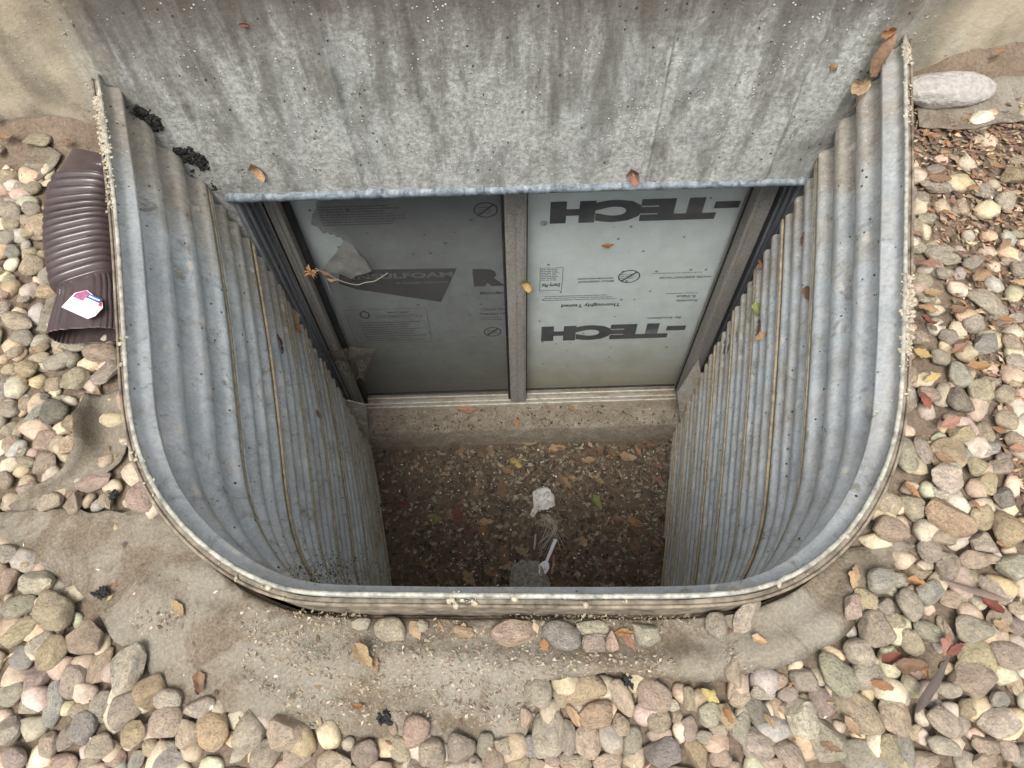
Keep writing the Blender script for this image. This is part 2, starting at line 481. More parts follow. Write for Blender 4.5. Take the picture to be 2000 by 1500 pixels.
# ------------------------------------------------------------------ ground
def build_ground():
    phis = [math.pi+math.pi*i/220 for i in range(221)]
    ks = [0] + [.012*k for k in range(1, 60)] + [.72*1.22**k for k in range(1, 22)]
    vs, fs = [], []
    for ph in phis:
        r0 = float(np.interp(ph, ANG, LEN)) + .006
        for k in ks:
            r = r0+k
            x, y = r*math.cos(ph), min(r*math.sin(ph), 0.02)
            z = gz(x, y) + .006*fbm(x*14, y*14, 1) - (.006 if k == 0 else 0)
            # soil drawn up to the wall on both sides
            z += .05*math.exp(-((y)/.06)**2)*sstep(.82, .95, abs(x))
            vs.append((x, y, z))
    n = len(ks)
    for i in range(len(phis)-1):
        for j in range(n-1):
            fs.append((i*n+j, i*n+j+1, (i+1)*n+j+1, (i+1)*n+j))
    return tag(put('ground', mesh(vs, fs, True), SOIL), kind='structure')
ground = build_ground()

# ------------------------------------------------------------------ house: foundation wall, opening, siding
OX0, OX1, OZ1, OZ0 = -.665, .745, -.165, -1.49
wall = empty('foundation_wall', (0, .15, -1.7))
tag(wall, 'stained grey concrete foundation wall with window opening under brown siding', 'wall')
def wall_face():
    xs = [-8, -5, -3, -2] + [-1.5+.0125*i for i in range(241)] + [2, 3, 5, 8]
    for lx in (-.80, -.67, -.52, -.343, -.18, .331, .62, .48, .07):
        xs += [lx+q for q in (-.011, -.0075, -.005, -.0025, .0004, .003, .0055, .008, .011, .0145, .018)]
    xs = sorted(set(round(q, 5) for q in xs))
    zs = [OZ1-.0] + [OZ1+.0125*i for i in range(1, 48)]
    vs, fs = [], []
    lines = [(-.80, .006, .6), (-.67, .005, 1), (-.52, .003, 1), (-.343, .008, 1), (-.18, .003, 1), (.331, .009, 1), (.62, .006, 1), (.48, .003, 1), (.07, .003, 1)]
    for z in zs:
        for x in xs:
            d = .0020*fbm(x*5, z*5, 2) + .0014*fbm(x*34, z*34, 5)
            for lx, h, wgt in lines:
                xx = x-lx-.004*fbm(z*5, lx*9, 1)
                d += h*wgt*math.exp(-(xx/.005)**2)*(.55+.6*fbm(z*9, lx, 4)) - .0035*h/.006*math.exp(-((xx-.013)/.008)**2)
            # rough bulge where mortar was smeared
            d += .010*math.exp(-((x-.47)/.09)**2-((z-.03)/.10)**2)*max(0, fbm(x*22, z*22, 7))
            if abs(x) > .85: d += .012*fbm(x*3, z*3, 8)*sstep(.85, 1, abs(x))
            vs.append((x, -d, z))
    nx = len(xs)
    for j in range(len(zs)-1):
        for i in range(nx-1):
            fs.append((j*nx+i, j*nx+i+1, (j+1)*nx+i+1, (j+1)*nx+i))
    return put('wall_face', mesh(vs, fs, True), CONC, wall)
wface = wall_face()
wz1 = OZ1+.0125*47
mb = MB()
mb.box(-8, 8, .012, .26, OZ1+.012, wz1-.002)           # core behind the face
mb.build('wall_core', CONC, wall)
mb = MB().box(-8, OX0, .002, .26, -2.0, OZ1+.01).box(OX1, 8, .002, .26, -2.0, OZ1+.01)
lower = mb.build('lower_wall', CONC, wall)
mb = MB().box(OX0, OX1, .002, .24, OZ1+.002, OZ1+.010)
mb.build('head_soffit', BUCK, wall)
# galvanised lip along the foot of the lintel
def lip():
    n = NT('weathered_blue_lip')
    st = n.noise(26, 6, .7, n.scale(1.5, 1, 1.0), .8)
    col = n.ramp(st, (.34, (.07, .075, .075)), (.46, (.16, .19, .215)), (.58, (.26, .295, .32)), (.74, (.44, .47, .48)))
    m = n.done(n.bsdf(col, .7, .15, n.bump(st, .9, .006), .3))
    N = 180
    vs, fs = [], []
    for i in range(N+1):
        x = OX0-.008+(OX1-OX0+.016)*i/N
        a = .0010*fbm(x*18, 1, 3); b = .0018*fbm(x*40, 4, 2)
        h = .022 - .006*(i/N)
        prof = [(.004, OZ1+h), (-.007+a, OZ1+h-.002+b*.7), (-.010+a, OZ1+.012), (-.009+a, OZ1+.001+b*.6), (.004, OZ1-.006+b), (.03, OZ1-.006)]
        for y, z in prof: vs.append((x, y, z))
    k = 6
    for i in range(N):
        for j in range(k-1): fs.append((i*k+j, (i+1)*k+j, (i+1)*k+j+1, i*k+j+1))
    return put('lintel_lip', mesh(vs, fs, True), m, wall)
llip = lip()
# buck lining the two sides of the opening, with standing ribs
for x0, sgn in ((OX0, 1), (OX1, -1)):
    mb = MB()
    mb.box(min(x0, x0+sgn*.012), max(x0, x0+sgn*.012), -.002, .20, OZ0, OZ1-.004)
    o = mb.build('window_buck', BUCK, wall)
    for k, yy in enumerate((.02, .05, .078)):
        MB().box(min(x0+sgn*.0125, x0+sgn*.022), max(x0+sgn*.0125, x0+sgn*.022), yy, yy+.007, OZ0, OZ1-.005).build('buck_rib', BUCK, wall, bevel=.002)
# concrete sill with dirt on it
def sill():
    vs, fs = [], []
    N, K = 120, 10
    for i in range(N+1):
        x = OX0-.03+(OX1-OX0+.06)*i/N
        for j in range(K+1):
            y = .17-.165*j/K
            z = OZ0 + .01 + .006*fbm(x*9, y*20, 2) + .010*max(0, fbm(x*4, y*8, 6))*sstep(0, .08, y)
            vs.append((x, y, z))
        vs.append((x, -.004, OZ0+.002)); vs.append((x, -.005, -1.75))
    k = K+3
    for i in range(N):
        for j in range(k-1): fs.append((i*k+j, i*k+j+1, (i+1)*k+j+1, (i+1)*k+j))
    return put('sill', mesh(vs, fs, True), SILL, wall)
osill = sill()
# siding above (out of the picture): lap boards
sid = empty('house_siding', (0, .05, wz1))
tag(sid, 'brown lap siding boards above the concrete foundation wall', 'siding')
SIDM = plain('brown_siding', (.16, .12, .09), .7)
for k in range(4):
    z = wz1+.002+.19*k
    mb = MB(); mb.quad((-8, -.028, z), (8, -.028, z), (8, -.008, z+.195), (-8, -.008, z+.195))
    mb.quad((-8, .012, z), (8, .012, z), (8, -.028, z), (-8, -.028, z))
    mb.quad((8, .012, z+.195), (-8, .012, z+.195), (-8, .012, z), (8, .012, z))
    mb.build('siding_board', SIDM, sid)

# ------------------------------------------------------------------ window
WY0, WY1 = .10, .175
win = empty('basement_window', (.03, .14, OZ0))
tag(win, 'dusty two-pane sliding basement window with torn screen over its dark pane', 'window')
FX0, FX1 = OX0+.024, OX1-.024
GB = -1.455
GX0, GX1 = aty(711, 773, .15).x, aty(1316, 768, .15).x
mb = MB().box(FX0, GX0, WY0, WY1, OZ0+.012, OZ1-.01); mb.build('jamb', FRAME, win, bevel=.003)
MB().box(GX0-.020, GX0-.012, WY0-.006, WY0-.0005, OZ0+.03, OZ1-.01).build('jamb_bead', FRAME, win, bevel=.002)
MB().box(GX0-.045, GX0-.037, WY0-.008, WY0-.0005, OZ0+.03, OZ1-.01).build('jamb_bead', FRAME, win, bevel=.002)
mb = MB().box(GX1, FX1, WY0, WY1, OZ0+.012, OZ1-.01); mb.build('jamb', FRAME, win, bevel=.003)
MB().box(GX1+.010, GX1+.017, WY0-.006, WY0-.0005, OZ0+.03, OZ1-.01).build('jamb_bead', FRAME, win, bevel=.002)
MX = aty(1012, 768, .13).x
mb = MB().box(MX-.031, MX+.031, .112, .178, GB-.005, OZ1-.01); mb.build('mullion', FRAME, win, bevel=.003)
MB().box(MX-.006, MX-.002, .108, .1115, GB, OZ1-.012).build('mullion_bead', FRAME, win)
MB().box(MX+.018, MX+.024, .107, .1115, GB, OZ1-.012).build('mullion_bead', FRAME, win)
MB().box(GX0, GX1, WY0+.002, WY1-.002, OZ0+.012, GB-.022).build('bottom_rail', FRAME, win, bevel=.003)
RAILM = plain('worn_rail_edge', (.42, .385, .31), .55, .2, var=.35)
for yy, hh in ((.1005, .016), (.121, .010), (.142, .018)):
    MB().box(GX0+.001, GX1-.001, yy+.002, yy+.008, GB-.0215, GB-.0215+hh).build('rail_track', RAILM, win, bevel=.002)
MB().box(GX0, GX1, WY0, WY1, OZ1-.06, OZ1-.012).build('head_rail', FRAME, win)
MB().box(MX+.032, GX1+.002, .150, .154, GB-.01, OZ1-.02).build('glass_pane', GLASS, win)
MB().box(GX0-.002, MX-.032, .162, .166, GB-.01, OZ1-.02).build('glass_pane', GLASS, win)
GASK = plain('black_gasket', (.015, .015, .016), .6)
MB().box(MX+.0315, MX+.035, .1435, .1495, GB-.01, OZ1-.02).build('gasket', GASK, win)
MB().box(GX1-.004, GX1-.0005, .1435, .1495, GB-.01, OZ1-.02).build('gasket', GASK, win)
MB().box(MX-.040, MX-.0315, .128, .158, GB-.01, OZ1-.02).build('gasket', GASK, win)
MB().box(GX0+.0005, GX0+.012, .128, .158, GB-.01, OZ1-.02).build('gasket', GASK, win)
# torn insect screen on the left half
def zl(zx, zy): return 420+zx/3.262, 340+zy/3.262
def zr(zx, zy): return 980+zx/3.262, 340+zy/3.262
def cdt(poly, step, jitter=.3, inner=None):
    xs = [p[0] for p in poly]; ys = [p[1] for p in poly]
    bnd = []
    for a, b in zip(poly, poly[1:]+poly[:1]):
        n = max(1, int(math.dist(a, b)/step))
        bnd += [(a[0]+(b[0]-a[0])*k/n, a[1]+(b[1]-a[1])*k/n) for k in range(n)]
    def inside(x, y):
        c = False
        for (x0, y0), (x1, y1) in zip(bnd, bnd[1:]+bnd[:1]):
            if (y0 > y) != (y1 > y) and x < (x1-x0)*(y-y0)/(y1-y0)+x0: c = not c
        return c
    pts = [Vector(p) for p in bnd]
    B = np.array(bnd)
    y = min(ys)
    while y < max(ys):
        x = min(xs)
        while x < max(xs):
            q = (x+rnd.uniform(-jitter, jitter)*step, y+rnd.uniform(-jitter, jitter)*step)
            if inside(*q) and np.min(np.hypot(B[:, 0]-q[0], B[:, 1]-q[1])) > step*.45: pts.append(Vector(q))
            x += step
        y += step
    n = len(bnd)
    r = delaunay_2d_cdt(pts, [], [list(range(n))], 1, 1e-6)
    return [tuple(v) for v in r[0]], [tuple(f) for f in r[2]]
tear = [(560, 90), (655, 150), (640, 190), (648, 215), (618, 262), (612, 322), (655, 338), (690, 378), (715, 372), (735, 385), (760, 383), (775, 402), (800, 404), (808, 418), (824, 432), (690, 600)]
spx = [zl(*q) for q in tear] + [zl(948, 1412), zl(1868, 1400), zl(1830, 60)]
poly = [(aty(u, v, .128).x, aty(u, v, .128).z) for u, v in spx]
vs, fs = cdt(poly, .03)
vs = [(x, .128+.004*fbm(x*5, z*5, 1), z) for x, z in vs]
put('insect_screen', mesh(vs, fs, True), SCREEN, win)
fl = [zl(*q) for q in ((690, 600), (824, 432), (880, 470), (950, 545), (975, 590), (1000, 622), (900, 640), (870, 668), (800, 640))]
poly = [(aty(u, v, .118).x, aty(u, v, .118).z) for u, v in fl]
vs, fs = cdt(poly, .012)
vs = [(x, .119+.010*fbm(x*14, z*14, 6), z) for x, z in vs]
tag(put('screen_flap', mesh(vs, fs, True), DUSTY, win), 'dusty torn flap of insect screen')

# ------------------------------------------------------------------ insulation boards with print
BY = .19
def board(x0, x1, label):
    o = MB().box(x0, x1, BY, BY+.04, OZ0-.0, OZ1-.015).build('insulation_board', BOARD)
    return tag(o, label, 'insulation')
bl_ = board(FX0+.002, MX-.004, 'grey foam insulation board with upright print behind the torn screen')
br_ = board(MX+.004, FX1-.002, 'pale blue foam insulation board with upside-down print behind clear glass')
def bp(u, v): p = aty(u, v, BY-.0015); return p.x, p.z
def text(body, zf, x0, y0, x1, y1, par, mat=INK, flip=False, offset=.022, shear=0.0, name='lettering'):
    cu = bpy.data.curves.new('t', 'FONT'); cu.body = body; cu.size = 1; cu.offset = offset; cu.shear = shear; cu.resolution_u = 3; cu.space_character = 1.1 if offset > .05 else 1.0
    to = bpy.data.objects.new('t', cu); COL.objects.link(to)
    me = bpy.data.meshes.new_from_object(to.evaluated_get(bpy.context.evaluated_depsgraph_get()))
    bpy.data.objects.remove(to)
    n = len(me.vertices); a = np.zeros(n*3); me.vertices.foreach_get('co', a); a = a.reshape(-1, 3)
    q = (a[:, :2]-a[:, :2].min(0))/np.maximum(1e-9, a[:, :2].max(0)-a[:, :2].min(0))
    if flip: q = 1-q
    ax, az = bp(*zf(x0, y1)); bx, _ = bp(*zf(x1, y1)); _, bz = bp(*zf((x0+x1)/2, y0))
    b = np.stack([ax+q[:, 0]*(bx-ax), np.full(n, BY-.0018), az+q[:, 1]*(bz-az)], 1)
    me.vertices.foreach_set('co', b.ravel()); me.update()
    me.materials.clear()
    return put(name, me, mat, par)
def lines(zf, x0, y0, x1, y1, rows, par, mat=INKP, fill=.93, seed=1, ht=.5):
    r = random.Random(seed); mb = MB()
    ax, az = bp(*zf(x0, y1)); bx, _ = bp(*zf(x1, y1)); _, bz = bp(*zf((x0+x1)/2, y0))
    for k in range(rows):
        z = az+(bz-az)*(k+.5)/rows; h = (bz-az)/rows*ht/2
        x = ax; end = bx-(bx-ax)*r.uniform(0, .3)
        while x < end:
            w = r.uniform(.004, .016)
            # a word: a few upright strokes
            xx = x
            while xx < min(x+w, end):
                mb.quad((xx, BY-.0016, z-h*r.uniform(.6, 1)), (xx+.0017, BY-.0016, z-h), (xx+.0017, BY-.0016, z+h*r.uniform(.5, 1)), (xx, BY-.0016, z+h)); xx += .0026
            x += w+.0035
    return mb.build('fine_print', mat, par)
def ring(zf, x0, y0, x1, y1, par, mat=INK, th=.14, slash=True, back=True):
    ax, az = bp(*zf(x0, y1)); bx, _ = bp(*zf(x1, y1)); _, bz = bp(*zf((x0+x1)/2, y0))
    cx, cz, rx, rz = (ax+bx)/2, (az+bz)/2, abs(bx-ax)/2, abs(bz-az)/2
    mb = MB(); N = 32
    for k in range(N):
        a, b = 2*math.pi*k/N, 2*math.pi*(k+1)/N
        P = lambda t, s: (cx+rx*s*math.cos(t), BY-.0016, cz+rz*s*math.sin(t))
        mb.quad(P(a, 1), P(b, 1), P(b, 1-th), P(a, 1-th))
    if slash:
        for s in (0,):
            dx, dz = rx*.66, rz*.66
            mb.quad((cx-dx-.003, BY-.002, cz-dz), (cx-dx+.004, BY-.002, cz-dz-.002), (cx+dx+.003, BY-.002, cz+dz), (cx+dx-.004, BY-.002, cz+dz+.002))
    return mb.build('round_mark', mat, par)
def frame_mark(zf, x0, y0, x1, y1, par, mat=INKP, t=.0016):
    ax, az = bp(*zf(x0, y1)); bx, _ = bp(*zf(x1, y1)); _, bz = bp(*zf((x0+x1)/2, y0)); mb = MB()
    for q in ((ax, az, bx, az+t), (ax, bz-t, bx, bz), (ax, az+t, ax+t, bz-t), (bx-t, az+t, bx, bz-t)):
        mb.quad((q[0], BY-.0016, q[1]), (q[2], BY-.0016, q[1]), (q[2], BY-.0016, q[3]), (q[0], BY-.0016, q[3]))
    return mb.build('box_mark', mat, par)
# right board: everything upside down
text('-TECH', zr, 305, 158, 1470, 318, br_, flip=True, offset=.085, name='large_lettering')
ring(zr, 246, 298, 290, 330, br_, th=.22, slash=False); text('R', zr, 259, 306, 277, 322, br_, flip=True)
text('-TECH', zr, 250, 958, 1140, 1066, br_, flip=True, offset=.085, name='large_lettering')
text('By Insulfoam', zr, 925, 906, 1135, 926, br_, INKP, True)
text('Thoroughly Tested', zr, 378, 820, 750, 852, br_, INK, True)
lines(zr, 272, 768, 760, 812, 3, br_, seed=3)
lines(zr, 1045, 752, 1260, 768, 1, br_, seed=4)
text('Recyclable', zr, 1110, 795, 1240, 815, br_, INKP, True); text('R-Value', zr, 1112, 770, 1230, 788, br_, INKP, True)
text('MOLD RESISTANT', zr, 484, 678, 710, 693, br_, INK, True); text('GEOFOAM INSULATION', zr, 484, 660, 710, 673, br_, INK, True)
ring(zr, 733, 612, 872, 695, br_, th=.12); lines(zr, 750, 632, 850, 672, 3, br_, seed=8)
frame_mark(zr, 240, 597, 382, 745, br_, INK); lines(zr, 250, 602, 372, 682, 7, br_, INK, seed=5)
text('Energy Plus', zr, 254, 690, 372, 722, br_, INK, True, shear=.3)
lines(zr, 955, 622, 1370, 640, 1, br_, seed=6); text('WATER RESISTANT FACER', zr, 1000, 650, 1330, 668, br_, INKP, True)
# left board: upright
mb = MB()
pl = [bp(*zl(*q)) for q in ((790, 612), (1540, 600), (1440, 815), (905, 735), (790, 700))]
mb.quad(*[(x, BY-.0014, z) for x, z in pl[::-1]]); mb.build('logo_panel', INK, bl_)
t_ = text('INSULFOAM', zl, 880, 628, 1520, 672, bl_, PALE, offset=.03)
for v in t_.data.vertices: v.co.y = BY-.0030
t_ = text('A Carlisle Company', zl, 1155, 680, 1490, 704, bl_, PALE)
for v in t_.data.vertices: v.co.y = BY-.0030
text('R', zl, 1650, 602, 1850, 716, bl_, offset=.09, name='large_lettering')
text('Manufact', zl, 1690, 745, 1858, 768, bl_, INK)
text('Client Sto', zl, 1690, 852, 1858, 870, bl_, INKP); text('Product US', zl, 1690, 880, 1858, 898, bl_, INKP)
lines(zl, 1690, 905, 1858, 935, 2, bl_, seed=9)
lines(zl, 690, 195, 1230, 335, 8, bl_, INK, seed=10)
ring(zl, 1650, 178, 1806, 280, bl_, th=.14); lines(zl, 1675, 205, 1780, 255, 3, bl_, seed=11)
frame_mark(zl, 900, 858, 1390, 1080, bl_); ring(zl, 930, 872, 995, 922, bl_, th=.3, slash=False)
text('Meets UL Standard', zl, 1100, 872, 1240, 888, bl_, INKP)
lines(zl, 1030, 892, 1350, 920, 2, bl_, seed=12); lines(zl, 965, 935, 1370, 1070, 9, bl_, seed=13)
ring(zl, 1715, 975, 1826, 1036, bl_, th=.14); lines(zl, 1735, 990, 1806, 1020, 2, bl_, seed=14)

# ------------------------------------------------------------------ window well: corrugated steel
well = empty('window_well', (0, -.5, -1.62))
tag(well, 'rounded corrugated galvanised steel window well sunk in front of the foundation wall', 'window well')
BOUND = [.0, .31] + [.31+.2*k for k in range(1, 9)]
WELLOBJ = []
def panel(d0, d1, idx):
    n = 3
    rows = []
    if idx == 0:
        rows = [(0.0, 0.0), (.012, .001), (.024, -.004)]
        a = .034
    else:
        rows = [(d0, -.002), (d0+.006, -.004)]; a = d0+.010
    span = d1-.008-a
    K = 14
    for k in range(n*K+1):
        t = k/(n*K)
        # inward crests, flat-topped like roll-formed sheet
        s = math.cos(2*math.pi*n*t)
        s = math.tanh(1.9*s)/math.tanh(1.9)
        am = .023 if idx == 0 else .0185
        rows.append((a+span*t, am*(1-s)/2 - am))
    rows.append((d1+.004, -.001+.004))
    vs, fs = [], []
    for d, off in rows:
        for i in range(NP+1):
            dent = .0022*fbm(i*.02, d*1.5, 5)+.0004*fbm(i*.2, d*6, 2)
            vs.append(well_pt(i, d, off+dent+.0025*math.sin(idx*2.1)))
    k = NP+1
    for j in range(len(rows)-1):
        for i in range(NP): fs.append((j*k+i, j*k+i+1, (j+1)*k+i+1, (j+1)*k+i))
    o = put('corrugated_panel', mesh(vs, fs, True), GALV, well)
    WELLOBJ.append(o)
    return o
for q in range(len(BOUND)-1): panel(BOUND[q], BOUND[q+1], q)
SEAM = plain('rusty_seam', (.36, .30, .20), .6, .2, var=.4, sc=60)
for q in range(1, len(BOUND)-1):
    mb = MB(); mb.tube([well_pt(i, BOUND[q]+.002, -.0185) for i in range(NP+1)], .0042, 6); mb.build('seam_bead', SEAM, well, True)
    mb = MB(); mb.tube([well_pt(i, BOUND[q]+.012, -.0185) for i in range(NP+1)], .003, 6); mb.build('seam_bead', GALV, well, True)
RIMM = plain('worn_rim', (.33, .325, .28), .65, .15, var=.6, sc=70)
RIMD = plain('dirty_rim_flange', (.19, .16, .12), .85, .05, var=.7, sc=45)
mb = MB(); mb.tube([well_pt(i, -.003, -.002) for i in range(NP+1)], .0040, 8); mb.build('rim_bead', RIMM, well, True)
vs, fs = [], []
for i in range(NP+1):
    for d, off in ((.004, .002), (.002, .005), (.003, .009), (.002, .0115), (.006, .0135), (.014, .0130), (.018, .008), (.035, .006), (.05, .006), (.08, .006), (.10, .005), (.125, .004), (.16, .004)):
        vs.append(well_pt(i, d, off+.0012*fbm(i*.2, d*20, 1)))
k = 13
for i in range(NP):
    for j in range(k-1): fs.append((i*k+j, (i+1)*k+j, (i+1)*k+j+1, i*k+j+1))
put('rim_flange', mesh(vs, fs, True), RIMD, well)
mb = MB(); mb.tube([well_pt(i, .0015, .0115) for i in range(NP+1)], .0026, 6); mb.build('rim_bead', RIMD, well, True)
# flat end plates of the lower section, bent against the wall
for px, yy in (([(676,782),(714,791),(723,868),(727,905),(700,905)], -.008), ([(1364,704),(1323,768),(1336,895),(1338,930),(1372,930),(1376,760)], -.008)):
    P = [aty(u, v, yy) for u, v in px]
    m_ = MB(); m_.quad(*P); m_.quad(*[p+Vector((0, .004, 0)) for p in P[::-1]])
    n_ = len(P)
    for k in range(n_): m_.f.append((k, n_+(n_-1-k), n_+(n_-1-(k+1) % n_), (k+1) % n_))
    m_.build('end_plate', GALV, well)
# ------------------------------------------------------------------ floor of the well
def fz(x, y):
    h = -1.615 + .012*fbm(x*3, y*3, 2) + .006*fbm(x*14, y*14, 9)
    return h
vs, fs = [], []
for i in range(61):
    for j in range(61):
        x, y = -.8+1.6*i/60, -1.08+1.09*j/60
        vs.append((x, y, fz(x, y)))
for i in range(60):
    for j in range(60): fs.append((i*61+j, (i+1)*61+j, (i+1)*61+j+1, i*61+j+1))
wfloor = tag(put('well_floor', mesh(vs, fs, True), FLOOR), kind='structure')

# ------------------------------------------------------------------ ray casts onto what is built
def bvh(objs):
    vs, fs = [], []
    for o in objs:
        n = len(vs); mw = o.matrix_world if o.parent is None else Matrix.Identity(4)
        vs += [mw @ v.co for v in o.data.vertices]
        fs += [tuple(n+i for i in p.vertices) for p in o.data.polygons]
    return BVHTree.FromPolygons(vs, fs)
solid = [wface, llip, osill, wfloor, ground] + WELLOBJ + [o for o in win.children if o.name.split('.')[0] not in ('gasket',)]
solid += [o for o in wall.children if o.name.startswith('window_buck')]
TREE = bvh(solid)
def hit(u, v):
    d = ray(u, v).normalized()
    loc, nor, idx, dist = TREE.ray_cast(CAM, d, 30)
    if loc is None: return None, None, None
    if nor.dot(d) > 0: nor = -nor
    return loc, nor, dist
GTREE = bvh([ground])
def gtop(x, y):
    l = GTREE.ray_cast(Vector((x, y, 5)), Vector((0, 0, -1)), 20)[0]
    return l.z if l else gz(x, y)

# ------------------------------------------------------------------ landscape fabric
FPOLY = [(-420,985),(0,1003),(180,1002),(300,1000),(420,1060),(560,1120),(760,1130),(1250,1130),(1450,1110),(1560,1090),(1640,1078),(1740,1045),(1785,1068),(1700,1150),(1650,1240),(1570,1290),(1410,1335),(1190,1318),(1075,1330),(1045,1400),(1020,1450),(760,1445),(640,1432),(520,1405),(400,1385),(320,1365),(285,1300),(225,1255),(190,1190),(90,1112),(0,1062),(-420,1050)]
fw = []
for u, v in FPOLY:
    p = atz(u, v, -.02)
    for _ in range(5): p = atz(u, v, gz(p.x, p.y)+.008)
    fw.append((p.x, p.y))
def pip(poly, x, y):
    c = False
    for (x0, y0), (x1, y1) in zip(poly, poly[1:]+poly[:1]):
        if (y0 > y) != (y1 > y) and x < (x1-x0)*(y-y0)/(y1-y0)+x0: c = not c
    return c
def gpx(u, v, dz=0.0):
    p = atz(u, v, -.02)
    for _ in range(5): p = atz(u, v, gz(p.x, p.y)+dz)
    return p
def polyd(P, x, y):
    best = 9
    for a, b in zip(P, P[1:]):
        ab = (b[0]-a[0], b[1]-a[1]); L = ab[0]**2+ab[1]**2
        t = clamp(((x-a[0])*ab[0]+(y-a[1])*ab[1])/L, 0, 1)
        best = min(best, math.hypot(x-a[0]-ab[0]*t, y-a[1]-ab[1]*t))
    return best
FOLDS = []
FEDGE = [tuple(gpx(*q))[:2] for q in ((-420,985),(0,1003),(180,1002),(300,1000))]
for pts, h, w in (([(600,1290),(760,1282),(950,1296),(1180,1310),(1400,1298),(1530,1268),(1620,1210),(1690,1130)], .028, .020),
                  ([(60,1080),(210,1110),(330,1165),(470,1225),(600,1262)], .010, .018),
                  ([(140,1030),(300,1060),(420,1130),(560,1190),(680,1235)], .008, .02),
                  ([(1640,1085),(1560,1150),(1500,1220)], .010, .02),
                  ([(760,1420),(880,1380),(1010,1400)], .008, .012),
                  ([(0,1035),(150,1050),(290,1092),(430,1160),(560,1222)], .007, .007),
                  ([(260,1180),(380,1235),(520,1290),(690,1330),(860,1345)], .010, .010),
                  ([(330,1260),(470,1330),(640,1380),(800,1400)], .008, .009),
                  ([(880,1330),(1000,1345),(1090,1325)], .008, .010),
                  ([(1420,1180),(1520,1180),(1600,1130)], .008, .009)):
    FOLDS.append(([tuple(gpx(*q))[:2] for q in pts], h, w))
def fab_h(x, y):
    h = .011 + .007*fbm(x*7, y*7, 4) + .003*fbm(x*24, y*24, 5) + .010*max(0, 1-polyd(FEDGE, x, y)/.02)
    for P, a, w in FOLDS:
        d = polyd(P, x, y)
        if d < 3*w: h += a*math.exp(-(d/w)**2)*(.8+.35*fbm(x*6, y*6, 1))
    return h
jag = []
for a, b in zip(fw, fw[1:]+fw[:1]):
    n = max(1, int(math.dist(a, b)/.012))
    for k in range(n):
        x, y = a[0]+(b[0]-a[0])*k/n, a[1]+(b[1]-a[1])*k/n
        jag.append((x+.004*fbm(x*40, y*40, 1), y+.006*fbm(x*25, y*25, 2)))
vs, fs = cdt(jag, .016)
keep = [not in_well(x, y, .0135) for x, y in vs]
fs = [f for f in fs if any(keep[i] for i in f)]
vs2 = []
for (x, y), k in zip(vs, keep):                      # tuck the inner edge neatly against the steel
    if not k:
        a = math.atan2(y, x) % (2*math.pi); r_ = float(np.interp(a, ANG, LEN))+.0135
        x, y = r_*math.cos(a), r_*math.sin(a)
    vs2.append((x, y))
vs = vs2
V3 = [(x, y, gtop(x, y)+fab_h(x, y)) for x, y in vs]
fab = put('landscape_fabric', mesh(V3, fs, True), FABRIC)
so = fab.modifiers.new('s', 'SOLIDIFY'); so.thickness = .0025; so.offset = -1
tag(fab, 'dirty grey-brown landscape fabric sheet wrapped round the front of the steel well', 'fabric')
def ribbon(name, px, widths, lift, label):
    """a strip of fabric lying along a line of points; widths in metres, lift = curl of one edge"""
    P = [gpx(*q, .012) for q in px]
    P = catmull(P, 6)
    n = len(P); vs, fs = [], []
    K = 8
    for i, p in enumerate(P):
        t = (P[min(i+1, n-1)]-P[max(i-1, 0)]); t.z = 0; t.normalize(); s = Vector((t.y, -t.x, 0))
        w = np.interp(i/(n-1), np.linspace(0, 1, len(widths)), widths); l = np.interp(i/(n-1), np.linspace(0, 1, len(lift)), lift)
        for j in range(K+1):
            a = j/K-.5
            q = p+s*(w*a*(1-.3*l/.04*max(0, a)))
            z = gtop(q.x, q.y)+.014+l*max(0, a*2)**2+.006*fbm(q.x*25, q.y*25, 3)
            vs.append((q.x, q.y, z))
    for i in range(n-1):
        for j in range(K): fs.append((i*(K+1)+j, i*(K+1)+j+1, (i+1)*(K+1)+j+1, (i+1)*(K+1)+j))
    o = put(name, mesh(vs, fs, True), FABRIC)
    m = o.modifiers.new('s', 'SOLIDIFY'); m.thickness = .002
    return tag(o, label, 'fabric')
ribbon('fabric_strip', [(205,770),(212,830),(205,890),(150,940),(80,975),(25,1000)], [.05,.075,.06,.032,.024,.014], [.02,.06,.06,.03,.018,.01], 'curled torn strip of fabric lying between stones beside the well')
ribbon('fabric_strip', [(105,300),(75,330),(60,352)], [.06,.05,.03], [0,.004,.008], 'small flat scrap of fabric by the wall behind the brown downspout elbow')
ribbon('fabric_strip', [(1790,222),(1870,222),(1960,205),(2060,200)], [.075,.09,.10,.1], [.0,.004,.006,.004], 'wide fabric piece lying under the pale oval rock by the wall')
ribbon('fabric_strip', [(112,560),(105,610),(95,650)], [.03,.04,.035], [.0,.006,.008], 'narrow fabric scrap showing under the open end of the downspout elbow')

# ------------------------------------------------------------------ stones
PAL0 = dict(t=(.52,.435,.315), g=(.46,.42,.36), b=(.35,.365,.36), p=(.50,.375,.305), o=(.54,.39,.245), w=(.58,.535,.455), d=(.24,.225,.205), m=(.42,.345,.305), e=(.46,.44,.355), y=(.56,.455,.275))
PAL = {k: tuple(.58*c+.42*(sum(v)/3)*q for c, q in zip(v, (1.14, 1.0, .80))) for k, v in PAL0.items()}
CN = dict(t='tan', g='grey', b='blue-grey', p='pinkish', o='orange-tan', w='whitish', d='dark grey', m='mauve-brown', e='greenish grey', y='ochre yellow')
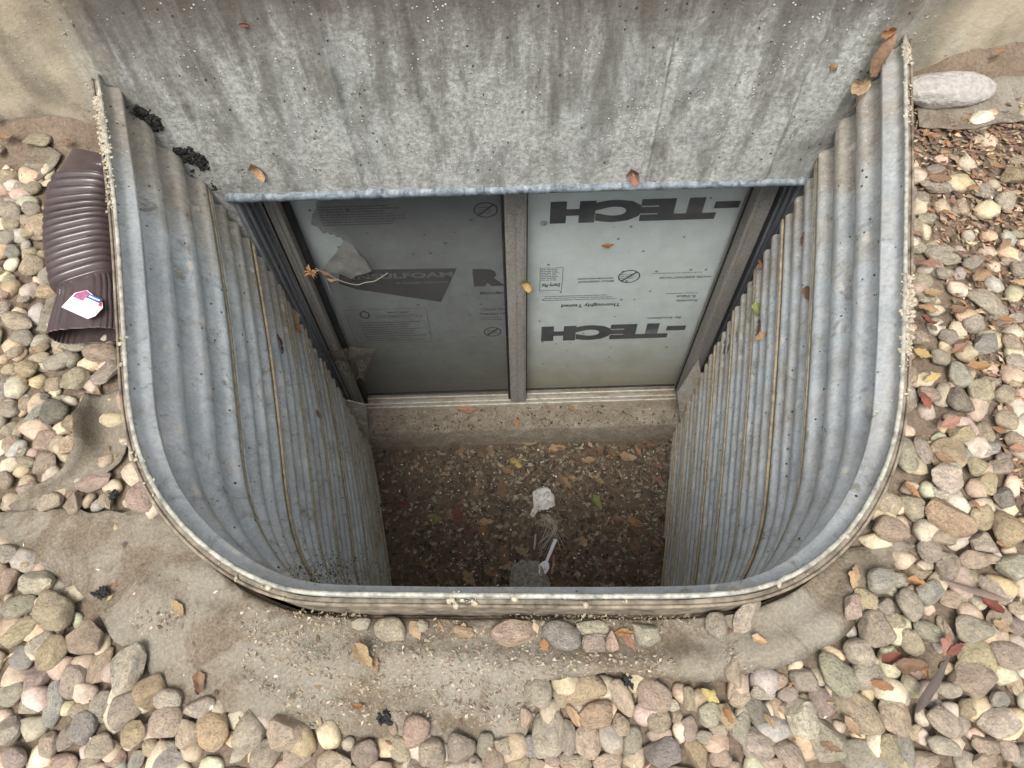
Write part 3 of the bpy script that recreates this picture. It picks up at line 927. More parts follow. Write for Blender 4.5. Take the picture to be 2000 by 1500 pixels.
# survey of single stones: centre x, y, size along x, size along y, turn (degrees), colour, 'r'ound or 'a'ngular; per picture window (origin, scale)
SURV = [
((0,950),2.727,[(40,355,120,110,0,'g','r'),(30,500,110,160,0,'p','r'),(205,510,190,130,10,'w','a'),(95,635,180,130,-35,'e','r'),(290,670,240,190,20,'t','r'),(100,770,210,110,-40,'y','r'),(210,840,150,150,0,'g','r'),(285,885,165,180,0,'y','r'),(460,815,200,180,-20,'t','a'),(515,950,120,210,15,'y','a'),(105,915,150,130,0,'b','r'),(180,1015,170,130,-25,'m','a'),(385,1030,140,195,5,'g','r'),(690,970,180,260,20,'g','a'),(50,1110,150,120,-20,'e','r'),(270,1150,120,240,10,'b','r'),(805,1095,165,150,-20,'o','a'),(905,1135,155,110,10,'w','r'),(1065,1180,165,120,0,'g','r'),(155,1150,140,110,0,'g','r'),(515,1165,120,170,0,'g','r'),(660,1195,180,190,0,'g','a'),(895,1265,190,170,-30,'t','r'),(1140,1290,180,230,0,'o','r'),(1320,1310,170,210,35,'e','r'),(440,1285,140,165,0,'b','r'),(55,1300,130,150,0,'e','a'),(715,1320,140,140,0,'y','a'),(245,1370,110,140,0,'p','r'),(350,1340,100,130,0,'m','r'),(1015,1320,140,150,0,'t','r'),(1405,1425,165,150,0,'m','r'),(1525,1310,200,180,0,'t','a'),(1575,1440,160,130,0,'p','a'),(1775,1470,200,120,0,'t','r'),(805,1390,90,100,0,'y','r'),(890,1385,110,70,0,'g','r'),(900,1460,165,110,0,'b','r'),(530,1380,160,130,0,'t','r'),(75,1450,140,120,0,'m','r'),(330,1465,160,90,0,'p','r'),(715,1460,80,110,20,'b','a'),(200,1490,140,70,0,'y','r'),(460,1480,120,80,0,'t','r'),(410,1190,110,90,0,'t','r'),(600,1450,110,90,0,'p','r'),(120,410,70,60,0,'t','r'),(300,1000,60,70,0,'g','r')]),
((650,1000),2.857,[(320,655,180,140,0,'g','r'),(155,620,110,75,0,'e','r'),(1010,680,260,150,5,'p','a'),(1275,695,230,160,10,'b','r'),(1455,745,130,120,0,'m','a'),(1450,650,190,85,5,'e','r'),(1555,720,80,120,0,'p','a'),(1750,685,150,130,0,'e','a'),(735,665,120,60,15,'o','a'),(500,640,70,70,0,'g','r'),(1145,1020,160,160,0,'m','r'),(1270,1010,90,150,0,'t','r'),(1395,985,250,190,-25,'o','r'),(1465,1130,210,150,-10,'o','r'),(1615,1035,120,220,-30,'t','r'),(1790,1020,200,190,0,'t','r'),(1900,1075,90,70,0,'w','r'),(1820,1165,140,135,0,'t','r'),(1080,1150,70,110,0,'p','r'),(1210,1240,200,240,0,'g','r'),(1320,1260,90,200,0,'g','r'),(1425,1285,150,180,0,'t','r'),(1610,1185,100,120,0,'t','r'),(1560,1295,120,150,0,'t','r'),(1675,1280,120,180,20,'g','r'),(1110,1300,140,130,0,'b','r'),(465,1230,150,175,20,'p','r'),(365,1320,165,125,20,'t','r'),(550,1335,165,175,0,'e','r'),(180,1350,160,150,0,'m','r'),(720,1320,160,160,0,'m','r'),(850,1300,100,130,0,'e','r'),(960,1310,120,130,0,'t','a'),(890,1380,130,130,0,'p','r'),(1840,1340,210,170,0,'b','a'),(1225,1385,90,70,0,'p','r'),(1355,1400,190,120,0,'t','r'),(1535,1400,170,120,0,'t','r'),(1035,1390,130,120,0,'o','a'),(50,1390,110,110,0,'t','r'),(270,1420,130,60,0,'t','r'),(340,1210,50,65,0,'p','r'),(455,1410,90,70,0,'m','r'),(730,1420,140,50,0,'p','r'),(1985,1040,70,130,0,'t','r'),(1930,1140,70,90,0,'p','r'),(630,1410,110,60,0,'t','r'),(1130,1400,110,70,0,'t','r')]),
((1300,950),2.727,[(1180,80,160,160,0,'t','r'),(1325,110,140,150,0,'t','r'),(1195,235,200,130,20,'p','r'),(1020,235,120,110,0,'y','r'),(1505,170,260,210,40,'o','a'),(1685,165,170,140,-15,'y','a'),(1500,35,180,80,0,'w','r'),(1415,330,130,150,-10,'g','r'),(1470,265,130,110,0,'p','r'),(1690,300,120,120,0,'g','a'),(1820,240,170,200,20,'o','r'),(1810,55,110,120,0,'d','a'),(1860,430,160,150,0,'w','a'),(1355,450,150,90,10,'o','a'),(1505,430,130,170,10,'m','a'),(1120,520,180,130,-10,'b','r'),(1250,500,110,90,0,'g','r'),(1040,615,140,100,40,'y','a'),(1410,570,150,120,-15,'b','a'),(1290,630,130,180,-15,'e','r'),(1160,640,120,90,0,'g','r'),(1540,600,150,100,0,'t','r'),(1635,480,140,110,0,'y','a'),(1640,390,140,100,0,'t','r'),(1750,380,90,60,0,'t','r'),(970,660,110,130,0,'p','a'),(1755,555,190,110,35,'w','r'),(1115,775,190,200,30,'m','a'),(1215,715,130,100,0,'t','r'),(1420,770,170,110,15,'e','r'),(1310,830,130,140,0,'t','r'),(1500,760,60,160,-10,'t','r'),(1650,770,220,145,10,'e','r'),(1780,695,140,90,0,'t','r'),(1885,740,90,110,0,'m','r'),(1870,650,90,70,0,'t','r'),(265,755,120,150,0,'e','r'),(430,690,120,210,25,'e','a'),(1020,885,150,145,0,'g','r'),(1075,1005,175,150,0,'e','r'),(910,1000,170,250,-35,'e','r'),(1020,1190,170,300,-28,'t','r'),(740,1025,140,130,0,'e','r'),(600,1035,140,90,-10,'p','r'),(345,990,85,165,0,'t','r'),(520,1095,140,80,0,'g','r'),(660,1105,120,90,0,'m','r'),(840,1140,135,160,-15,'m','r'),(1665,920,200,180,0,'y','r'),(1820,890,170,180,0,'p','r'),(1635,1015,200,180,35,'t','a'),(165,1150,160,145,0,'t','r'),(390,1120,120,110,0,'t','r'),(490,1190,120,200,-25,'d','r'),(605,1180,90,125,0,'y','r'),(330,1230,100,150,-15,'y','r'),(230,1215,120,130,0,'e','r'),(400,1280,110,200,10,'g','r'),(740,1250,180,240,0,'w','a'),(870,1350,210,230,20,'e','a'),(1230,1220,170,210,0,'t','r'),(1225,1075,90,90,0,'t','r'),(1310,1060,90,130,0,'t','r'),(1510,1080,140,90,0,'g','r'),(1640,1180,150,100,0,'y','r'),(1780,1140,110,90,0,'b','a'),(1770,1260,220,150,-5,'w','a'),(1490,1260,140,200,-40,'g','r'),(1475,1385,180,100,20,'w','r'),(1330,1310,140,90,0,'t','r'),(1600,1260,90,120,0,'g','a'),(1710,1380,150,120,0,'p','a'),(1200,1410,150,170,0,'y','r'),(1280,1400,110,160,0,'b','r'),(495,1370,200,180,0,'m','r'),(660,1440,130,190,-25,'m','r'),(560,1480,160,80,0,'t','r'),(290,1440,120,100,0,'p','r'),(230,1345,140,80,10,'g','r'),(280,1290,100,70,0,'t','r'),(130,1290,100,130,0,'m','r'),(45,1160,80,60,0,'t','r'),(180,1430,120,190,-15,'o','a'),(1030,1430,200,160,0,'g','r'),(1400,1460,160,100,0,'p','r'),(35,1420,90,160,0,'b','r'),(1870,1030,90,150,0,'t','r'),(1840,1400,100,120,0,'g','r'),(1705,1460,150,80,0,'p','a'),(1450,1150,100,80,0,'d','r'),(720,1400,110,70,30,'g','r')]),
((1500,400),2.5,[(780,55,90,70,0,'w','a'),(735,190,90,80,0,'g','r'),(860,240,170,95,10,'g','r'),(995,285,100,75,-20,'g','r'),(870,330,90,65,0,'g','r'),(750,370,110,70,10,'t','r'),(790,440,110,70,0,'g','r'),(1085,470,215,110,42,'g','r'),(1000,590,110,95,0,'w','a'),(1065,685,135,105,0,'b','a'),(1185,675,80,100,0,'t','r'),(1215,545,80,60,0,'g','r'),(935,825,110,140,-15,'e','r'),(845,740,90,90,0,'g','r'),(725,650,95,95,0,'p','r'),(800,920,125,80,25,'p','r'),(925,965,115,145,-20,'d','r'),(1040,910,120,120,0,'t','r'),(1165,915,110,100,0,'t','r'),(1070,1105,100,110,0,'t','r'),(1160,1060,110,100,0,'t','r'),(1085,1170,160,110,-10,'b','a'),(950,1115,130,90,0,'y','a'),(955,1200,80,90,0,'b','a'),(880,1215,190,160,20,'o','a'),(860,1345,180,150,10,'w','a'),(670,1225,115,190,10,'e','r'),(755,1195,80,150,-10,'g','r'),(1025,1280,100,95,0,'y','r'),(1145,1275,120,80,0,'m','r'),(1080,1350,90,130,20,'y','r'),(1165,1410,105,140,10,'d','a'),(600,1410,170,130,20,'t','r'),(1205,1150,90,90,0,'p','r'),(1215,770,110,90,0,'w','r'),(1225,240,80,70,0,'g','r'),(1190,260,80,60,20,'t','r'),(1225,310,80,80,0,'g','r'),(890,640,90,90,0,'g','r'),(1210,860,60,60,0,'y','r'),(700,950,70,80,0,'p','r'),(730,105,80,110,0,'t','r'),(1100,860,90,70,0,'g','r'),(700,830,70,90,10,'t','r'),(1040,1000,100,60,0,'t','r'),(690,480,60,90,0,'g','r'),(1240,1060,70,80,0,'p','r')]),
((0,400),2.142,[(45,20,90,80,0,'g','r'),(135,20,80,60,0,'g','r'),(170,90,120,100,0,'t','r'),(30,135,80,60,0,'g','r'),(45,190,80,60,20,'b','r'),(120,200,75,70,0,'t','r'),(125,120,70,50,0,'y','r'),(140,255,100,90,0,'t','r'),(210,295,95,90,-30,'g','r'),(210,360,118,66,-12,'y','r'),(95,380,60,60,0,'g','r'),(30,310,60,50,0,'w','r'),(80,490,130,80,10,'t','r'),(90,555,110,80,0,'g','r'),(155,595,90,50,0,'o','r'),(245,655,140,75,-15,'e','r'),(115,690,100,80,0,'y','r'),(215,740,80,90,0,'p','r'),(315,730,105,120,35,'t','r'),(385,780,90,80,0,'o','a'),(450,700,80,150,30,'g','a'),(25,760,90,110,0,'b','r'),(75,730,70,60,30,'o','r'),(180,800,60,40,0,'d','r'),(250,805,80,55,0,'w','r'),(110,830,80,80,0,'t','r'),(155,860,60,150,25,'b','a'),(230,875,125,110,25,'d','r'),(305,910,100,80,-15,'o','r'),(40,860,90,70,0,'g','r'),(75,920,60,90,20,'o','r'),(25,930,70,80,0,'t','r'),(190,985,100,90,0,'p','r'),(235,1000,60,90,0,'t','r'),(290,1000,95,100,0,'o','a'),(30,1000,70,90,0,'p','r'),(95,1070,90,60,0,'t','r'),(190,1080,95,90,0,'t','a'),(80,1030,70,60,-30,'b','a'),(385,1155,155,80,-10,'p','a'),(20,1150,60,80,0,'p','r'),(110,1185,100,75,-20,'g','r'),(215,1245,110,90,0,'t','r'),(310,1250,80,100,0,'p','a'),(440,1230,60,90,0,'t','a'),(595,1225,130,140,0,'p','r'),(20,1250,60,60,0,'t','r'),(305,590,120,60,0,'e','r'),(240,590,60,100,-20,'t','a'),(425,620,150,90,0,'p','r'),(60,620,80,60,0,'t','r'),(30,680,70,50,0,'y','r'),(20,430,50,60,0,'g','r'),(180,1285,90,50,0,'t','r'),(20,370,50,60,0,'p','r'),(160,640,90,55,0,'t','r')]),
((0,0),2.857,[(240,830,150,70,0,'t','r'),(40,980,120,100,0,'t','r'),(100,1040,70,70,0,'g','r'),(180,1050,90,70,0,'t','r'),(95,1160,100,110,0,'g','r'),(185,1145,85,120,0,'b','r'),(60,1240,100,80,0,'t','r'),(270,1150,80,90,0,'o','r'),(230,1260,140,110,0,'t','r'),(30,1340,110,70,0,'y','r'),(20,1150,60,80,0,'p','r'),(140,1220,80,60,0,'t','r'),(20,870,60,60,0,'t','r')]),
((1300,0),2.857,[(1510,1020,190,90,20,'g','a'),(1510,940,100,60,0,'g','r'),(1615,960,100,80,0,'g','r'),(1790,1050,110,100,0,'g','r'),(1900,1110,110,120,20,'g','r'),(1650,1150,110,90,0,'t','r'),(1965,890,90,50,0,'t','a'),(1940,980,150,110,0,'o','a'),(1460,1200,90,80,0,'t','a'),(1435,1090,80,90,0,'g','r'),(1390,1220,50,90,0,'g','r'),(1385,1060,50,70,0,'g','r'),(1970,1300,60,60,0,'t','r'),(1820,1180,70,60,0,'g','r')]),
]
def stone_mesh(kind, seed, sub):
    bm = bmesh.new(); bmesh.ops.create_icosphere(bm, subdivisions=sub, radius=1)
    r = random.Random(seed); o = Vector((r.uniform(-50, 50), r.uniform(-50, 50), r.uniform(-50, 50)))
    planes = []
    for _ in range(r.randint(7, 11) if kind == 'a' else (r.randint(3, 6) if kind == 'r' else 0)):
        n = Vector((r.gauss(0, 1), r.gauss(0, 1), r.gauss(0, .8))).normalized(); planes.append((n, r.uniform(.55, .80) if kind == 'a' else r.uniform(.66, .9)))
    ex = 2.0+r.uniform(0, .7)
    for v in bm.verts:
        c = v.co.normalized()
        c = c/((abs(c.x)**ex+abs(c.y)**ex+abs(c.z)**ex)**(1/ex))     # squarish pebble
        c *= 1+(.22*noise.noise(c*1.0+o)+.07*noise.noise(c*2.6+o))
        for n, d in planes:
            k = c.dot(n)-d
            if k > 0: c -= n*k*(.95 if kind == 'a' else .8)
        c *= 1+.012*noise.noise(c*7+o)
        v.co = c
    lo = [min(v.co[i] for v in bm.verts) for i in range(3)]; hi = [max(v.co[i] for v in bm.verts) for i in range(3)]
    for v in bm.verts: v.co = Vector(((v.co[i]-(lo[i]+hi[i])/2)/((hi[i]-lo[i])/2) for i in range(3)))
    me = bpy.data.meshes.new('stone'); bm.to_mesh(me); bm.free(); me.shade_smooth(); me.materials.append(STONE)
    if kind == 'a': me.set_sharp_from_angle(angle=math.radians(24))
    return me
SM = {k: [stone_mesh(k, 100+i+(50 if k == 'a' else 0), 3) for i in range(12)] for k in 'ra'}
def zone(u, v):
    if v > 1200 and v < 1290 and 680 < u < 1500: return 'against the outer face of the steel well'
    if u < 520 and v < 320: return 'by the wall behind the downspout elbow'
    if u < 300 and v < 560: return 'beside the pleated downspout elbow'
    if u < 300 and v < 800: return 'near the open downspout end'
    if u < 320 and v < 1010: return 'around the curled fabric strip'
    if u < 700: return 'below the wide bare end of the fabric'
    if u < 1050: return 'along the outer edge of the dirty fabric'
    if u < 1500: return 'beyond the folded ridge of the fabric'
    if v > 1000: return 'in the deep gravel outside the right well corner' if False else 'in the gravel bank past the fabric tip'
    if v > 650: return 'among dry leaves beside the well'
    return 'in the leaf mulch towards the wall and pale oval rock'
def tint(c, r, amt=.12):
    k = 1+r.uniform(-amt, amt)*1.3
    return tuple(clamp(x*k*(1+r.uniform(-amt, amt)*.35), .01, .9) for x in c)
STONES = []                                     # x, y, radius
nst = 0
SOBJ = []
for (ox, oy), sc, L in SURV:
    for zx, zy, w, h, a, c, k in L:
        u, v = ox+zx/sc, oy+zy/sc
        if u > 2040 or v > 1540: continue
        p = gpx(u, v, .015)
        if in_well(p.x, p.y, .02): continue
        d = (p-CAM).dot(_F)
        m = d/FPX/sc
        W_, H_ = w*m/2*1.0, h*m/2*1.0*(1+.25*sstep(-.6, .0, p.y))
        if any(math.hypot(p.x-x, p.y-y) < .45*(r+min(W_, H_)) for x, y, r in STONES): continue
        T = min(W_, H_)*rnd.uniform(.52, .72)
        inside = pip(fw, p.x, p.y)
        zb = gtop(p.x, p.y)+(fab_h(p.x, p.y) if inside else 0)
        o = bpy.data.objects.new('river_stone', SM[k][nst % 12])
        COL.objects.link(o)
        o.scale = (W_, H_, T)
        o.location = (p.x, p.y, zb+T*(.80 if inside else .66)+rnd.uniform(0, .012)*(0 if inside else 1))
        o.rotation_euler = (rnd.uniform(-.16, .16), rnd.uniform(-.16, .16), math.radians(-a)+rnd.choice((0, math.pi)))
        o.color = (*tint(PAL[c], rnd), 1)
        big = max(w, h)/sc
        size = 'large' if big > 74 else ('small' if big < 44 else '')
        shape = ('blocky angular' if k == 'a' else ('rounded' if max(w, h)/min(w, h) < 1.25 else 'long oval'))
        lab = ' '.join((size+' '+shape+' '+CN[c]+' stone '+zone(u, v)).split())
        tag(o, lab, 'stone', 'river stones spread round the well')
        STONES.append((p.x, p.y, (W_+H_)/2)); nst += 1
        SOBJ.append((o, (size+' '+CN[c]).strip()))
# stones whose look and place agree: add what each one touches
def nearest(o, k):
    return sorted((q for q in SOBJ if q[0] is not o), key=lambda q: (q[0].location-o.location).length)[k]
from collections import Counter
for rnd_ in range(2):
    cnt_ = Counter(o['label'] for o, _ in SOBJ)
    for o, _ in SOBJ:
        if cnt_[o['label']] > 1:
            add = ' next to a %s one' if rnd_ == 0 else ' and a %s one'
            lab = o['label']+add % nearest(o, rnd_)[1]
            if len(lab.split()) <= 16: o['label'] = lab
# the big pale pitted rock by the wall
def big_rock():
    me = stone_mesh('e', 903, 4)
    n = NT('pitted_pale_rock')
    mp_ = n.scale(2.2, 1, .8)
    v = n.voro(7, mp_); pit = n.ramp(v, (.10, 1.0), (.2, 0.0))
    f = n.noise(3, 6, .6, mp_)
    col = n.ramp(f, (.3, (.30, .275, .25)), (.7, (.47, .44, .41)))
    col = n.mix(n.math('MULTIPLY', pit, n.ramp(n.noise(2.5, 3), (.45, 0.0), (.55, .8))), col, (.2, .18, .16))
    me.materials.clear(); me.materials.append(n.done(n.bsdf(col, .85, 0, n.bump(n.math('SUBTRACT', f, pit), .4, .05), .2)))
    p = gpx(1850, 188, .02)
    o = put('pale_rock', me)
    o.location = (p.x-.01, p.y, gtop(p.x, p.y)+.028); o.scale = (.092, .036, .032); o.rotation_euler = (0, 0, math.radians(-2))
    tag(o, 'pale pitted oval rock lying along the house wall against the well rim', 'rock')
    STONES.append((p.x, p.y, .07))
big_rock()
# bed of smaller stones under and between them
def pebble_bed():
    base = []
    for k in range(10):
        bm = bmesh.new(); me = stone_mesh('a' if k % 4 == 0 else 'r', 300+k, 2)
        a = np.zeros(len(me.vertices)*3); me.vertices.foreach_get('co', a); f = np.zeros(len(me.polygons)*3, dtype=int); me.polygons.foreach_get('vertices', f)
        base.append((a.reshape(-1, 3), f.reshape(-1, 3))); bm.free(); bpy.data.meshes.remove(me)
    SA = np.array(STONES)
    grid = {}
    V, Fc, Cc = [], [], []
    nv = 0; cols = list(PAL.values()); wts = [10, 7, 3, 4, 4, 2, 1, 3, 4, 3]
    tries = 0; cnt = 0
    while tries < 40000 and cnt < 6800:
        tries += 1
        far = tries > 18000
        if far: x, y = rnd.uniform(-2.6, 2.6), rnd.uniform(-2.6, -.02)
        else: x, y = rnd.uniform(-1.35, 1.35), rnd.uniform(-1.55, -.02)
        if in_well(x, y, .03) or pip(fw, x, y): continue
        near = abs(x) < 1.4 and y > -1.6
        if far and near: continue
        # bare soil by the wall and where the mulch lies
        if y > -.10-.05*fbm(x*6, 2, 1): continue
        if x > .78 and y > -.40 and rnd.random() < .93: continue
        s = rnd.uniform(.011, .024) if near else rnd.uniform(.02, .036)
        if near:
            dd = np.hypot(SA[:, 0]-x, SA[:, 1]-y)-SA[:, 2]
            if dd.min() < -s*.35: continue
        key = (int(x/.06), int(y/.06)); ok = True
        for i in (-1, 0, 1):
            for j in (-1, 0, 1):
                for q in grid.get((key[0]+i, key[1]+j), ()):
                    if math.hypot(q[0]-x, q[1]-y) < .8*(q[2]+s): ok = False; break
                if not ok: break
            if not ok: break
        if not ok: continue
        grid.setdefault(key, []).append((x, y, s)); cnt += 1
        a, f = base[rnd.randrange(10)]
        sx, sy, sz = s*rnd.uniform(.85, 1.35), s*rnd.uniform(.75, 1.0), s*rnd.uniform(.55, .8)
        th = rnd.uniform(0, 6.28); c_, s_ = math.cos(th), math.sin(th)
        q = a*np.array([sx, sy, sz]); tl = rnd.uniform(-.3, .3)
        q = np.stack([q[:, 0]*c_-q[:, 1]*s_, q[:, 0]*s_+q[:, 1]*c_, q[:, 2]+q[:, 0]*tl], 1)+np.array([x, y, gz(x, y)+sz*.35+rnd.uniform(-.003, .004)])
        V.append(q); Fc.append(f+nv); nv += len(q)
        col = tuple(q*.80 for q in tint(rnd.choices(cols, wts)[0], rnd, .2)); Cc.append(np.tile(np.array([*col, 1.0]), (len(q), 1)))
    V = np.concatenate(V); Fc = np.concatenate(Fc); Cc = np.concatenate(Cc)
    me = bpy.data.meshes.new('bed'); me.vertices.add(len(V)); me.vertices.foreach_set('co', V.ravel())
    me.loops.add(Fc.size); me.loops.foreach_set('vertex_index', Fc.ravel().astype(np.int32))
    me.polygons.add(len(Fc)); me.polygons.foreach_set('loop_start', np.arange(0, Fc.size, 3, dtype=np.int32)); me.polygons.foreach_set('loop_total', np.full(len(Fc), 3, dtype=np.int32))
    at = me.color_attributes.new('Col', 'FLOAT_COLOR', 'POINT'); at.data.foreach_set('color', Cc.ravel())
    me.update(); me.shade_smooth()
    o = put('gravel', me, STONEV)
    tag(o, 'bed of small mixed river pebbles under and between the larger stones', 'gravel', None, 'stuff')
    print('stones', nst, 'bed', cnt, 'tris', len(Fc))
pebble_bed()

# ------------------------------------------------------------------ leaf litter: fragments as one mass
def fragments(name, n, place, cols, size, label, flat=.5, curl=.3):
    V, Fc, Cc = [], [], []
    for _ in range(n):
        q = place()
        if q is None: continue
        p, nor = q
        s = rnd.uniform(*size)
        a = nor.orthogonal().normalized(); th = rnd.uniform(0, 6.28); b = nor.cross(a)
        a, b = a*math.cos(th)+b*math.sin(th), b*math.cos(th)-a*math.sin(th)
        tl = Vector((rnd.gauss(0, flat), rnd.gauss(0, flat), rnd.gauss(0, flat)))*.35
        a = (a+tl*.6).normalized(); nn = (nor+tl).normalized()
        w = s*rnd.uniform(.2, .65); k = len(V); cu = s*rnd.uniform(-curl, curl)
        V += [p-a*s, p-b*w*rnd.uniform(.6, 1.2)+nn*cu, p+a*s*rnd.uniform(.6, 1), p+b*w*rnd.uniform(.6, 1.2)+nn*cu, p+nn*(s*.12)]
        Fc += [(k, k+1, k+4), (k+1, k+2, k+4), (k+2, k+3, k+4), (k+3, k, k+4)]
        c = tint(rnd.choice(cols), rnd, .25); Cc += [(*c, 1)]*5
    me = mesh(V, Fc)
    at = me.color_attributes.new('Col', 'FLOAT_COLOR', 'POINT'); at.data.foreach_set('color', np.array(Cc).ravel())
    return tag(put(name, me, BITS), label, 'litter', None, 'stuff')
BROWN = [(.11,.075,.05),(.15,.105,.07),(.08,.056,.04),(.19,.14,.10),(.26,.20,.145),(.06,.045,.034),(.15,.10,.068),(.28,.225,.165)]
UP = Vector((0, 0, 1))
def on_floor():
    y = -.02-.75*rnd.random()**1.1; x = rnd.uniform(-.62, .69)
    # litter thins out towards the left half
    if rnd.random() < .15+.6*(1-sstep(-.6, -.1, x))*(.5+.5*sstep(-.3, .3, fbm(x*5, y*5, 3))): return None
    return Vector((x, y, fz(x, y)+rnd.uniform(.001, .010))), UP
fragments('leaf_litter', 11500, on_floor, [(c[0]*.86, c[1]*.93, c[2]*.93) for c in BROWN], (.002, .019), 'dark crumbled leaf litter covering the well floor')
def on_mulch():
    for _ in range(20):
        x = rnd.uniform(.78, 1.35); y = rnd.uniform(-.95, -.03)
        if rnd.random() < (1.0 if y > -.42 else .6) and not in_well(x, y, .03): break
    return Vector((x, y, gz(x, y)+rnd.uniform(.004, .014))), UP
MULCH = [(.19,.13,.085),(.25,.18,.12),(.14,.095,.065),(.33,.25,.165),(.22,.115,.07),(.26,.15,.08),(.11,.08,.06),(.38,.30,.21),(.17,.12,.08)]
fragments('leaf_mulch', 8500, on_mulch, MULCH, (.003, .013), 'fine orange-brown leaf mulch between the stones near the wall')
def on_gravel():
    for _ in range(30):
        x = rnd.uniform(-1.3, 1.3); y = rnd.uniform(-1.5, -.03)
        if not in_well(x, y, .02): break
    return Vector((x, y, gz(x, y)+rnd.uniform(.010, .018))), UP
fragments('dry_litter', 1300, on_gravel, MULCH, (.002, .010), 'scattered dry leaf crumbs and chaff on gravel and fabric')
def on_sill():
    x = rnd.uniform(OX0, OX1); y = rnd.uniform(0, .09)
    return Vector((x, y, OZ0+.018)), UP
fragments('sill_litter', 420, on_sill, BROWN+MULCH[:3], (.003, .011), 'leaf crumbs and silt lying on the concrete window sill')
WHITE = [(.75,.74,.72),(.68,.66,.68),(.72,.70,.62)]
def speck_floor():
    return Vector((rnd.uniform(-.6, .66), -.03-.7*rnd.random(), -1.597)), UP
fragments('foam_crumbs', 260, speck_floor, WHITE, (.002, .0065), 'tiny white foam crumbs scattered over the well floor')
def speck_ground():
    q = on_gravel()
    return q[0]+Vector((0, 0, .014)), UP
fragments('white_crumbs', 60, speck_ground, WHITE, (.002, .005), 'tiny white foam crumbs scattered over stones and fabric')
def grit():
    for _ in range(40):
        u, v = rnd.uniform(250, 1500), rnd.uniform(1190, 1420)
        p = gpx(u, v, .012)
        if pip(fw, p.x, p.y) and fbm(p.x*4, p.y*4, 12) > -.1: break
    return Vector((p.x, p.y, gtop(p.x, p.y)+fab_h(p.x, p.y)+.001)), UP
fragments('soil_crumbs', 4200, grit, [(.16,.125,.085),(.22,.175,.125),(.30,.25,.185),(.20,.16,.11),(.36,.31,.24)], (.0008, .0048), 'dry soil crumbs strewn over the landscape fabric')

# ------------------------------------------------------------------ single dead leaves
def leaf_mesh(seed, asp, curl, fold):
    r = random.Random(seed); N, K = 10, 6; vs, fs = [], []
    for i in range(N+1):
        t = i/N; w = asp*math.sin(math.pi*min(1, t*.97+.015))**.75*(1-.35*t)*(1+.30*r.uniform(-1, 1))
        for j in range(K+1):
            s = (j/K-.5)*2
            x = t*2-1; y = s*w
            z = curl*(x*x-.35)+fold*abs(s)*w*1.2+.09*r.uniform(-1, 1)+curl*.6*s*s*w
            vs.append((x, y, z))
    for i in range(N):
        for j in range(K): fs.append((i*(K+1)+j, i*(K+1)+j+1, (i+1)*(K+1)+j+1, (i+1)*(K+1)+j))
    me = mesh(vs, fs, True); me.materials.append(LEAF); return me
LM = [leaf_mesh(i, rnd.uniform(.42, .75), rnd.uniform(-.35, .45), rnd.uniform(-.2, .6)) for i in range(10)]
LC = dict(orange=(.30,.165,.08), tan=(.38,.27,.16), brown=(.22,.14,.09), red=(.21,.075,.055), yellow=(.42,.33,.13), pink=(.29,.165,.115), dark=(.12,.082,.06), green=(.25,.26,.09))
def leaf(u, v, L, ang, col, where, tw=0.0, lift=.004, pos=None, flat=1.0, wid=1.0, group='dead leaves lying about the well', i=None):
    if pos is None: loc, nor, dist = hit(u, v)
    else: loc, nor = pos; dist = (loc-CAM).length
    if loc is None: return
    m = L/2*((loc-CAM).dot(_F))/FPX if pos is None else L/2
    ax = R2*math.cos(math.radians(ang))-U2*-math.sin(math.radians(ang))*-1 if pos is None else Vector((math.cos(ang), math.sin(ang), 0))
    ax = ax-nor*ax.dot(nor)
    if ax.length < .2: ax = nor.orthogonal()
    ax.normalize(); b = nor.cross(ax)
    mat = Matrix((ax, b, nor)).transposed() @ Matrix.Rotation(tw, 3, 'X')
    o = bpy.data.objects.new('dead_leaf', LM[rnd.randrange(10) if i is None else i]); COL.objects.link(o)
    o.matrix_world = Matrix.Translation(loc+nor*lift) @ mat.to_4x4() @ Matrix.Diagonal((m, m*wid, m*flat, 1))
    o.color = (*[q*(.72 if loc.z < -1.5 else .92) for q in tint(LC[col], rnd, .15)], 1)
    names = dict(orange='orange', tan='pale tan', brown='brown', red='dark red', yellow='yellow', pink='pinkish brown', dark='blackish brown', green='yellow-green')
    tag(o, ' '.join((names[col]+' dead leaf '+where).split()), 'leaf', group)
    return o
